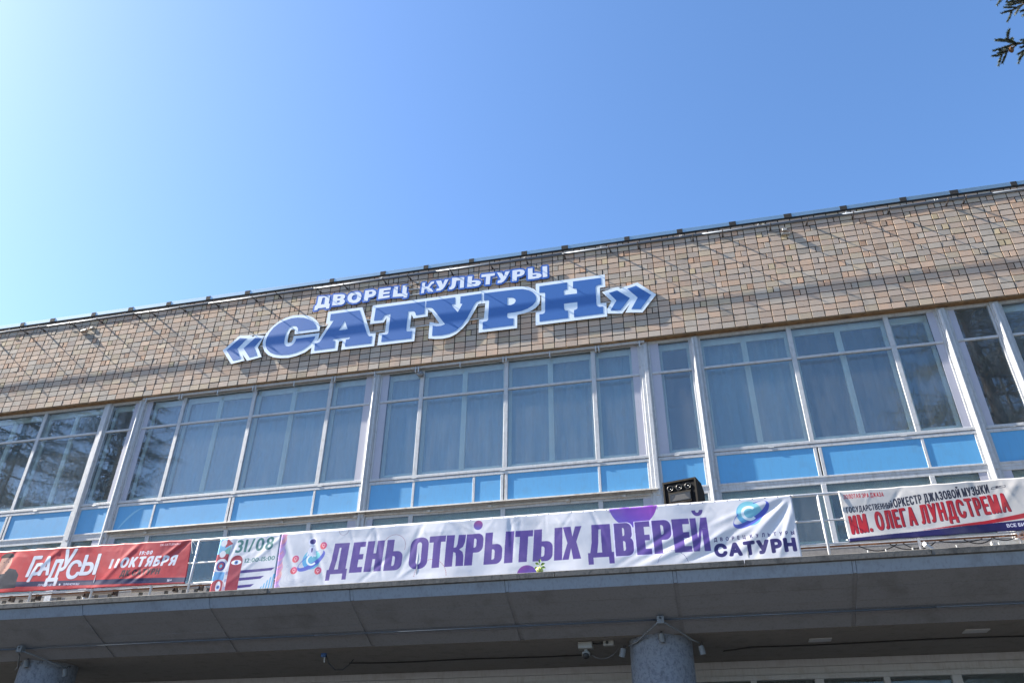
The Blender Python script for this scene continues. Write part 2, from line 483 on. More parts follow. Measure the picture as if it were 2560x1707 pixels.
def post(x0, x1, round_=False):
    p = MB()
    p.bbox(x0, x1, YF - 0.035, YF + 0.12, 3.4 + H, ZB - 0.03, 0.006)
    m_ = (x0 + x1) / 2
    p.bbox(m_ - 0.012, x1 - 0.02, YF - 0.052, YF - 0.03, 5.70 + H, ZB - 0.05, 0.004)
    if round_:
        p.tube([(m_ - 0.03, YF - 0.05, 3.5 + H), (m_ - 0.03, YF - 0.05, ZB - 0.1)], 0.035, 10)
    part(p, 'facade_post', M['white'])
posts = [(-20.1, -19.93, 0), (-14.04, -13.87, 0), (-13.055, -12.87, 1), (-6.87, -6.71, 1), (-0.745, -0.57, 0), (0.345, 0.505, 1), (5.225, 5.395, 1), (6.215, 6.385, 1), (11.9, 12.1, 0)]
for a, b, c in posts: post(a, b, bool(c))

def folded_cloth(x0, x1, z0, z1, y, seed):
    rr = random.Random(seed)
    n = max(14, int((x1 - x0) / 0.022))
    ph = [rr.uniform(0, 6.28) for _ in range(4)]
    rows = 7
    v = []; f = []
    for k in range(rows):
        t = k / (rows - 1)
        z = z0 + (z1 - z0) * t
        for i in range(n + 1):
            x = x0 + (x1 - x0) * i / n
            a = 0.020 * math.sin(x * 31 + ph[0] + 0.5 * math.sin(t * 2 + ph[3])) + 0.014 * math.sin(x * 13.7 + ph[1]) + 0.008 * math.sin(x * 58 + ph[2])
            v.append((x, y + a * (0.6 + 0.6 * (1 - t)), z))
    for k in range(rows - 1):
        for i in range(n):
            q = k * (n + 1) + i
            f.append((q, q + 1, q + n + 2, q + n + 1))
    me_ = bpy.data.meshes.new('curtain'); me_.from_pydata(v, [], f)
    for p in me_.polygons: p.use_smooth = True
    return me_

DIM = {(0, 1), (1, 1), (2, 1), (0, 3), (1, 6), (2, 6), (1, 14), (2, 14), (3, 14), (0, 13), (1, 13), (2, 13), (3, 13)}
def window(x0, x1, mull, sides, curtains, low=False, glass='glass', seed=0, inner=True, skip_top=None):
    """one bay of the upper glazing between two posts: outer frame, mullions, transoms, panes, inner casements, curtains"""
    fr = MB()
    YG = YF + 0.014                          # outer pane
    zb, zt = (Z_L0, Z_L1) if low else (Z_S2, Z_TOPG)
    if low:
        fr.bbox(x0, x1, YF, YF + 0.06, Z_L1, Z_R0, 0.004)
        fr.bbox(x0, x1, YF, YF + 0.06, Z_L0 - 0.07, Z_L0, 0.004)
    else:
        fr.bbox(x0, x1, YF - 0.004, YF + 0.06, zt, Z_TOP, 0.004)
        fr.bbox(x0, x1, YF - 0.012, YF + 0.06, zt + 0.045, Z_TOP - 0.004, 0.004)
        fr.bbox(x0, x1, YF - 0.012, YF + 0.06, Z_S1 + 0.006, Z_S2, 0.006)
        fr.bbox(x0, x1, YF - 0.006, YF + 0.06, Z_S0, Z_S1 - 0.004, 0.004)
    for a, b in ((x0, x0 + 0.045), (x1 - 0.045, x1)):            # slim stiles beside the posts
        fr.bbox(a, b, YF - 0.003, YF + 0.06, zb, zt, 0.004)
    w = fr.build('window', M['white'], bld, OFF)
    for a, b in sides:
        MB().box(a, b, YG - 0.004, YG + 0.02, zb, zt).build('side_panel', M['panel'], w)
    edges = [x0 + 0.045] + mull + [x1 - 0.045]
    lo = [x0 + 0.045]; hi = []
    for m_ in mull:
        q = MB(); q.bbox(m_ - 0.047, m_ + 0.047, YF - 0.006, YF + 0.07, zb - (0.0 if not low else 0.0), zt + (0.03 if not low else 0), 0.006)
        q.build('mullion', M['white'], w)
        hi.append(m_ - 0.047); lo.append(m_ + 0.047)
    hi.append(x1 - 0.045)
    for i, (a, b) in enumerate(zip(lo, hi)):
        for s0, s1 in sides:                 # opaque side strips narrow the pane
            if s0 <= a + 0.06 and s1 > a and s1 < b: a = s1
            if s1 >= b - 0.06 and s0 < b and s0 > a: b = s0
        if not low:
            MB().bbox(lo[i], hi[i], YF - 0.010, YF + 0.05, Z_TR0, Z_TR1, 0.006).build('transom', M['white'], w)
            zz = [(zb, Z_TR0), (Z_TR1, zt)]
        else:
            zz = [(zb, zt)]
        for z0, z1 in zz:
            MB().box(a, b, YG, YG + 0.005, z0, z1).build('pane', M[glass], w)
        if not inner: continue
        # inner casement 12 cm behind
        YI = YF + 0.13
        fi = MB()
        fw = 0.055
        fi.box(a - 0.02, b + 0.02, YI, YI + 0.05, zt - 0.13, zt + 0.02)
        fi.box(a - 0.02, b + 0.02, YI, YI + 0.05, zb - 0.03, zb + 0.115)
        fi.box(a - 0.02, a + fw, YI, YI + 0.05, zb + 0.115, zt - 0.13)
        fi.box(b - fw, b + 0.02, YI, YI + 0.05, zb + 0.115, zt - 0.13)
        panes = [(a + fw, b - fw)]
        if b - a > 1.4:
            c_ = (a + b) / 2
            fi.box(c_ - 0.055, c_ + 0.055, YI - 0.012, YI + 0.05, zb + 0.115, zt - 0.13)
            fi.box(c_ - 0.012, c_ + 0.012, YI - 0.022, YI - 0.01, zb + 0.04, zt - 0.1)
            panes = [(a + fw, c_ - 0.055), (c_ + 0.055, b - fw)]
        fi.build('inner_frame', M['inner'], w)
        # floor of the gap between the two frames
        MB().box(lo[i], hi[i], YG + 0.006, YI, zb - 0.02, zb - 0.004).build('gap_sill', M['inner'], w)
        for a2, b2 in panes:
            MB().box(a2, b2, YI + 0.022, YI + 0.027, zb + 0.115, zt - 0.13).build('inner_pane', M['inner_glass'], w)
        if i in curtains:
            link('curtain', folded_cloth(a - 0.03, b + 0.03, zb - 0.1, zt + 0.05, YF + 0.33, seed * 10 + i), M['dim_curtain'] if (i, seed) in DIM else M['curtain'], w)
    if not low:                              # little hinges under the panes
        n = max(1, int((x1 - x0) / 1.9))
        for k in range(n):
            hx = x0 + (x1 - x0) * (k + 0.5) / n + rnd.uniform(-0.1, 0.1)
            MB().tube([(hx - 0.05, YF - 0.012, Z_S1 + 0.002), (hx + 0.05, YF - 0.012, Z_S1 + 0.002)], 0.008, 6).build('hinge', M['white'], w)
    return w

window(-19.93, -14.04, [-17.74, -15.79], [], {0, 1, 2}, glass='glass', seed=1)
window(-13.87, -13.055, [], [(-13.20, -13.10)], set(), seed=2)
window(-12.87, -6.87, [-11.81, -9.915, -7.935], [(-12.825, -12.70), (-7.067, -6.915)], {0, 1, 2, 3}, seed=3)
window(-6.71, -0.745, [-5.685, -3.71, -1.762], [(-6.665, -6.50), (-0.934, -0.79)], {0, 1, 2, 3}, seed=4)
window(-0.57, 0.345, [], [(-0.525, -0.337)], set(), seed=5)
window(0.505, 5.225, [2.36, 4.265], [(5.04, 5.18)], {0, 1, 2}, seed=6)
window(5.395, 6.215, [], [(5.44, 5.56)], set(), seed=7, inner=False)
window(6.385, 11.9, [8.2, 10.1], [], set(), seed=8)
window(-19.93, -14.04, [-17.74, -15.79], [], set(), low=True, glass='dirty_glass', seed=11)
window(-13.87, -13.055, [], [(-13.28, -13.10)], set(), low=True, glass='dirty_glass', seed=12)
window(-12.87, -6.87, [-11.865, -9.93, -7.98], [(-12.825, -12.70), (-7.10, -6.915)], {0, 1, 2, 3}, low=True, glass='dirty_glass', seed=13)
window(-6.71, -0.745, [-5.70, -3.74, -1.762], [(-6.665, -6.54), (-0.934, -0.79)], {1, 2, 3}, low=True, glass='dirty_glass', seed=14)
window(-0.57, 0.345, [], [], set(), low=True, glass='dirty_glass', seed=15)
window(0.505, 5.225, [2.40, 4.265], [(5.04, 5.18)], set(), low=True, glass='dirty_glass', seed=16)
window(5.395, 6.215, [], [(5.44, 5.58)], set(), low=True, glass='dirty_glass', seed=17)
window(6.385, 11.9, [8.2, 10.1], [], set(), low=True, glass='dirty_glass', seed=18)

# blue spandrel panels in their frames
def spandrel(x0, x1, singles, doubles):
    fr = MB()
    fr.bbox(x0, x1, YF - 0.002, YF + 0.05, Z_R0, Z_B0, 0.005)
    fr.bbox(x0, x1, YF - 0.012, YF + 0.05, Z_R0 + 0.055, Z_B0 - 0.004, 0.004)
    cuts = []
    for s in singles:
        fr.bbox(s - 0.026, s + 0.026, YF - 0.002, YF + 0.05, Z_B0, Z_B1, 0.004); cuts.append((s - 0.026, s + 0.026))
    for s in doubles:
        fr.bbox(s - 0.075, s - 0.012, YF - 0.004, YF + 0.05, Z_B0, Z_B1, 0.005)
        fr.bbox(s + 0.012, s + 0.075, YF - 0.004, YF + 0.05, Z_B0, Z_B1, 0.005); cuts.append((s - 0.075, s + 0.075))
    fr.bbox(x0, x0 + 0.05, YF - 0.002, YF + 0.05, Z_B0, Z_B1, 0.004)
    fr.bbox(x1 - 0.05, x1, YF - 0.002, YF + 0.05, Z_B0, Z_B1, 0.004)
    f = fr.build('spandrel_frame', M['white'], bld, OFF)
    cuts.sort()
    a = x0 + 0.05
    for c in cuts + [(x1 - 0.05, x1)]:
        MB().box(a, c[0], YF + 0.011, YF + 0.04, Z_B0, Z_B1).build('blue_panel', M['blue'], f)
        a = c[1]
spandrel(-19.93, -14.04, [-17.7], [-15.80])
spandrel(-13.87, -13.055, [], [])
spandrel(-12.87, -6.87, [-11.88, -7.957], [-9.95])
spandrel(-6.71, -0.745, [-5.69, -4.37, -1.756], [-3.723])
spandrel(-0.57, 0.345, [], [])
spandrel(0.505, 5.225, [4.283], [2.426])
spandrel(5.395, 6.215, [], [])
spandrel(6.385, 11.9, [8.2], [10.1])
# pale curved smear of paint on the left blue panel
sm = MB(); vv = []
for k in range(13):
    t = k / 12; x = -12.70 + 0.56 * t; z = 5.90 + H + 0.46 * (1 - (1 - t) ** 1.8); wd = 0.018 * math.sin(math.pi * min(1, 0.15 + t * 0.8))
    vv += [(x - wd, YF + 0.009, z + wd), (x + wd, YF + 0.009, z - wd)]
sm.add(vv, [(2 * k, 2 * k + 1, 2 * k + 3, 2 * k + 2) for k in range(12)])
part(sm, 'paint_smear', M['smear'])
# projecting drip ledge under the blue panels of the two middle bays
for a, b in ((-12.92, -6.80), (-6.80, -0.62)):
    l = MB(); l.prism([(YF, Z_B0 + 0.0), (YF - 0.13, Z_B0 - 0.03), (YF - 0.135, Z_B0 - 0.06), (YF - 0.125, Z_B0 - 0.06), (YF - 0.12, Z_B0 - 0.04), (YF - 0.006, Z_B0 - 0.018)], a, b)
    part(l, 'drip_ledge', M['ledge'])
# wall below the lower windows
bs = MB(); bs.box(XL, XR, YF + 0.004, YF + 0.2, 3.3 + H, Z_L0 - 0.072)
part(bs, 'lower_wall', M['concrete'])

# ------------------------------------------------------------------ canopy
YE = 11.93
zf0, zf1 = 3.247 + H, 3.405 + H
zi = 2.76 + H; YI_ = 12.98
cn = MB()
cn.prism([(11.90, zf1 + 0.01), (11.97, zf0 + 0.03), (YI_ + 0.04, zi + 0.03), (YI_ + 0.04, zi), (15.6, zi), (15.6, 3.40 + H), (YF + 0.15, 3.40 + H), (11.90, 3.38 + H)], XL, XR)
can = part(cn, 'canopy', M['concrete'])
cp = MB()
for x0, x1 in ((-22, -15.1), (-15.09, -11.3), (-11.29, -6.95), (-6.94, -2.17), (-2.16, 0.62), (0.63, 3.12), (3.13, 7.5), (7.51, 12)):
    q = MB(); d = rnd.uniform(-0.004, 0.004)
    q.prism([(11.80 + d, 3.41 + H), (11.795 + d, 3.485 + H), (11.82 + d, 3.497 + H), (12.2, 3.43 + H), (12.2, 3.40 + H), (11.9, 3.40 + H), (11.84, 3.40 + H)], x0, x1)
    link('coping', q.mesh('coping'), M['coping'], can)
joints = [-12.42 - 3.0 * k for k in (3, 2, 1)] + [-12.42, -9.51, -6.53, -3.49, -0.46, 2.505, 5.5, 8.5, 11.5]
joints = [j * YE / 14.2 for j in joints]
for a, b in zip(joints[:-1], joints[1:]):
    xa, xb = a + 0.030, b - 0.030
    MB().prism([(11.845, zf1 - 0.004), (11.93, zf0), (11.95, zf0 + 0.012), (11.87, zf1 - 0.004)], xa, xb).build('fascia_panel', M['fascia'], can)
    # small lip where the fascia sheet is folded back
    n = 4
    for k in range(n):
        t0, t1 = k / n, (k + 1) / n
        y0 = YE + (YI_ - YE) * t0 + 0.003; y1 = YE + (YI_ - YE) * t1 - 0.003
        z0 = zf0 + (zi - zf0) * t0 - 0.001; z1 = zf0 + (zi - zf0) * t1
        dz = rnd.uniform(-0.003, 0.003)
        MB().prism([(y0, z0 + dz), (y1, z1 + dz), (y1, z1 + 0.014), (y0, z0 + 0.014)], xa, xb).build('soffit_panel', M['soffit'], can)
for j in joints:                             # recessed cover strips between the panels
    MB().prism([(11.853, zf1 - 0.004), (11.9305, zf0 + 0.006), (11.96, zf0 + 0.03), (11.88, zf1 - 0.004)], j - 0.024, j + 0.024).build('fascia_strip', M['fascia'], can)
    MB().prism([(11.939, zf0 + 0.004), (YI_ + 0.01, zi + 0.012), (YI_ + 0.01, zi + 0.03), (11.96, zf0 + 0.03)], j - 0.034, j + 0.034).build('cover_strip', M['soffit'], can)
# columns
for i, cx in enumerate((-12.2, -0.765, 10.7)):
    n = 40
    v = []; f = []
    cy = 13.45; rr_ = 0.495
    for k in range(n):
        t = 2 * math.pi * k / n
        x, y = cx + rr_ * math.cos(t), cy + rr_ * math.sin(t)
        ztop = (zf0 + (zi - zf0) * (y - YE) / (YI_ - YE) + 0.01) if y < YI_ else zi + 0.01
        v += [(x, y, 0.0), (x, y, ztop - 0.0)]
    for k in range(n):
        q = (k + 1) % n
        f.append((2 * k, 2 * q, 2 * q + 1, 2 * k + 1))
    f.append(tuple(range(1, 2 * n, 2)))
    mb = MB(); mb.add(v, f)
    part(mb, 'column', M['column'], smooth=False)
# recessed entrance front under the canopy
ew = MB()
YX = 15.45
ew.bbox(XL, XR, YX - 0.10, YX + 0.1, 2.64 + H, zi - 0.002, 0.006)
ew.bbox(XL, XR, YX - 0.03, YX + 0.1, 2.52 + H, 2.64 + H, 0.004)
ew.bbox(XL, XR, YX - 0.06, YX + 0.1, 2.44 + H, 2.52 + H, 0.004)
ew.box(XL, XR, YX - 0.02, YX + 0.1, 0.0, 0.25)
ent = part(ew, 'entrance_glazing', M['entrance'])
x = 0.67 - 1.09 * 18
while x < XR - 0.5:
    wd = 0.075 if round((x - 0.67) / 1.09) % 2 else 0.05
    MB().bbox(x - wd, x + wd, YX - 0.05, YX + 0.08, 0.25, 2.44 + H, 0.004).build('mullion', M['entrance'], ent)
    MB().box(x + 0.05, x + 1.04, YX + 0.02, YX + 0.026, 0.25, 2.44 + H).build('pane', M['dirty_glass'], ent)
    x += 1.09
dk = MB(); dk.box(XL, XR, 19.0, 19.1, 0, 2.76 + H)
part(dk, 'lobby_wall', M['room'])

